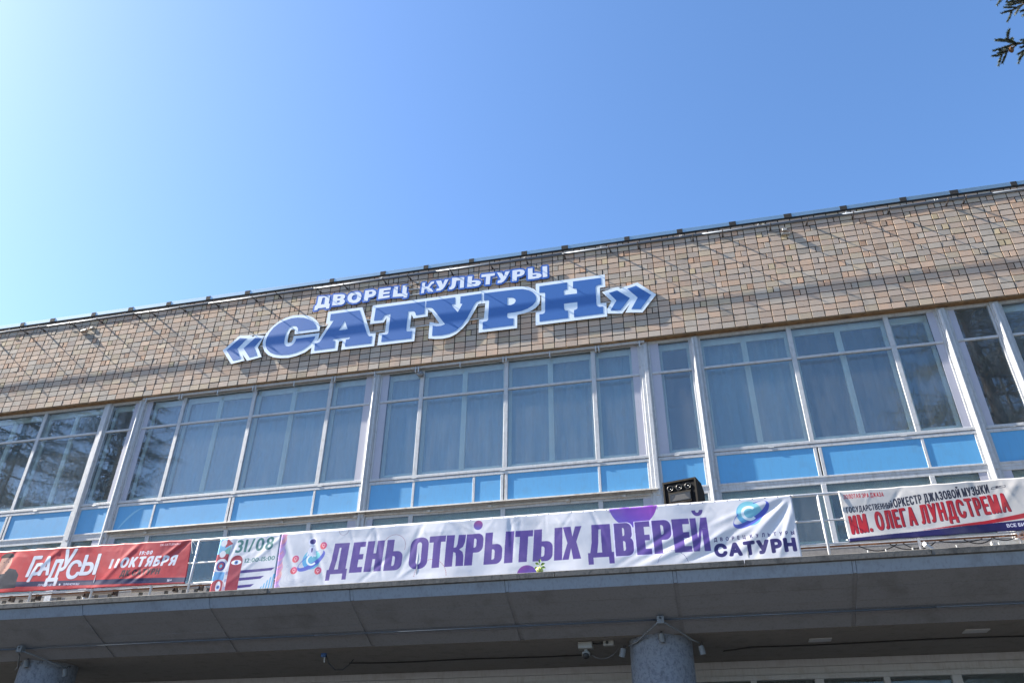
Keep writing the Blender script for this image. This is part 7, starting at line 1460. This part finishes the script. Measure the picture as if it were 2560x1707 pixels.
tm, lm, cm = spruce_meshes(11)
print('spruce needles', len(cm.polygons))
def spruce(x, y, s, rz, label):
    t = thing('spruce_tree', label, 'tree', (x, y, 0), rz, 'spruces standing opposite the facade')
    o = link('trunk', tm, M['bark'], t); o.scale = (s, s, s)
    o = link('limbs', lm, M['bark'], t); o.scale = (s, s, s)
    o = link('crown', cm, None, t); o.scale = (s, s, s)
    return t
near = spruce(8.9, 6.4, 1.22, 0.4, 'spruce whose branch tips reach into the upper right corner of the picture')
spruce(-21.6, 5.6, 1.22, 1.9, 'spruce reflected in the leftmost windows')
spruce(-27.6, 4.6, 1.25, 3.0, 'spruce at the far left beyond the first one')
spruce(12.5, -1.5, 1.0, 5.0, 'spruce behind the one at the upper right corner')

# two fully needled branches of the near spruce, their tips in the picture's upper right corner
def branch(base, tip, seed, n_side, nl=0.026):
    r = np.random.RandomState(seed)
    base = np.array(base, float); tip = np.array(tip, float)
    ax = tip - base; L = np.linalg.norm(ax); ax /= L
    sd = np.cross(ax, [0, 0, 1]); sd /= np.linalg.norm(sd)
    P, Dr, LN = [], [], []
    limb = MB()
    pts = [base + (tip - base) * s + np.array([0, 0, -0.10 * math.sin(math.pi * s)]) for s in np.linspace(0, 1, 9)]
    limb.tube([tuple(p) for p in pts], [0.028 * (1 - k / 9) + 0.005 for k in range(9)], 7)
    def shoots(p0, d, ln, depth):
        d = d / np.linalg.norm(d)
        ns = max(1, int(round(ln / 0.05)))
        q = p0.copy()
        for k in range(ns):
            P.append(q.copy()); Dr.append(d + r.randn(3) * 0.05); q = q + d * (ln / ns)
            if depth > 0:
                for s_ in ((-1, 1) if r.rand() < 0.6 else (r.choice([-1, 1]),)):
                    dd = d * 0.75 + s_ * np.cross(d, [0, 0, 1]) * 0.6 + np.array([0, 0, r.uniform(-0.55, 0.45)])
                    shoots(q, dd, ln * 0.40 * (1.1 - k / ns) + 0.05, depth - 1)
            d = d + r.randn(3) * 0.06; d[2] += 0.02; d /= np.linalg.norm(d)
        limb.tube([tuple(p0), tuple((p0 + q) / 2), tuple(q)], [0.006, 0.005, 0.003], 5)
    for k in range(n_side):
        s = 0.30 + 0.70 * (k + 0.5) / n_side
        i = min(7, int(s * 8)); p = pts[i] + (pts[i + 1] - pts[i]) * (s * 8 - i)
        for sg_ in (-1, 1):
            d = ax * 0.8 + sd * sg_ * 0.6 + np.array([0, 0, r.uniform(-0.4, 0.3)])
            shoots(p, d, 0.34 * (1.12 - s) + 0.10, 1)
    for k in range(24): shoots(base + (tip - base) * (0.4 + 0.6 * k / 23) + np.array([0, 0, -0.10 * math.sin(math.pi * (0.4 + 0.6 * k / 23))]), ax + r.randn(3) * 0.15, 0.10, 0)
    P = np.array(P); Dr = np.array(Dr)
    Mx = frames_from(Dr, r)
    tpl = [twig_template(120, 0.075, nl, 90 + k, 0.003) for k in range(3)]
    ch = r.randint(0, 3, len(P)); T = []
    for k in range(3):
        sel = ch == k
        T.append((np.einsum('nij,tvj->ntvi', Mx[sel], tpl[k]) + P[sel][:, None, None, :]).reshape(-1, 3, 3))
    T = np.concatenate(T)
    return limb, T
nl_ = near.location
inv = near.matrix_basis.inverted()
for bse, tip, sd_, ns_ in BRANCHES:
    lb, T = branch(bse, tip, sd_, ns_ * 2)
    # into the tree's own space
    mi = Matrix.Rotation(-0.4, 4, 'Z') @ Matrix.Translation((-8.9, -6.4, 0))
    A3 = np.array(mi.to_3x3()); t3 = np.array(mi.translation)
    o = link('branch', tri_mesh('branch', T @ A3.T + t3, M['needles']), None, near)
    lb.v = [tuple(A3 @ np.array(p) + t3) for p in lb.v]
    lb.build('branch_wood', M['bark'], o)
    rcn = random.Random(sd_)
    for k in range(5):                       # small brown cones and buds
        s = 0.80 + 0.19 * k / 4
        c_ = Vector(bse).lerp(Vector(tip), s) + Vector((rcn.uniform(-.05, .05), rcn.uniform(-.05, .05), -0.10 * math.sin(math.pi * s) - 0.03))
        bm = bmesh.new(); bmesh.ops.create_icosphere(bm, subdivisions=2, radius=0.022)
        for v in bm.verts: v.co.z *= 1.9; v.co *= 1 + 0.12 * math.sin(v.co.z * 300)
        me = bpy.data.meshes.new('cone'); bm.to_mesh(me); bm.free()
        link('cone', me, M['cone'], o, tuple(A3 @ np.array(c_) + t3))
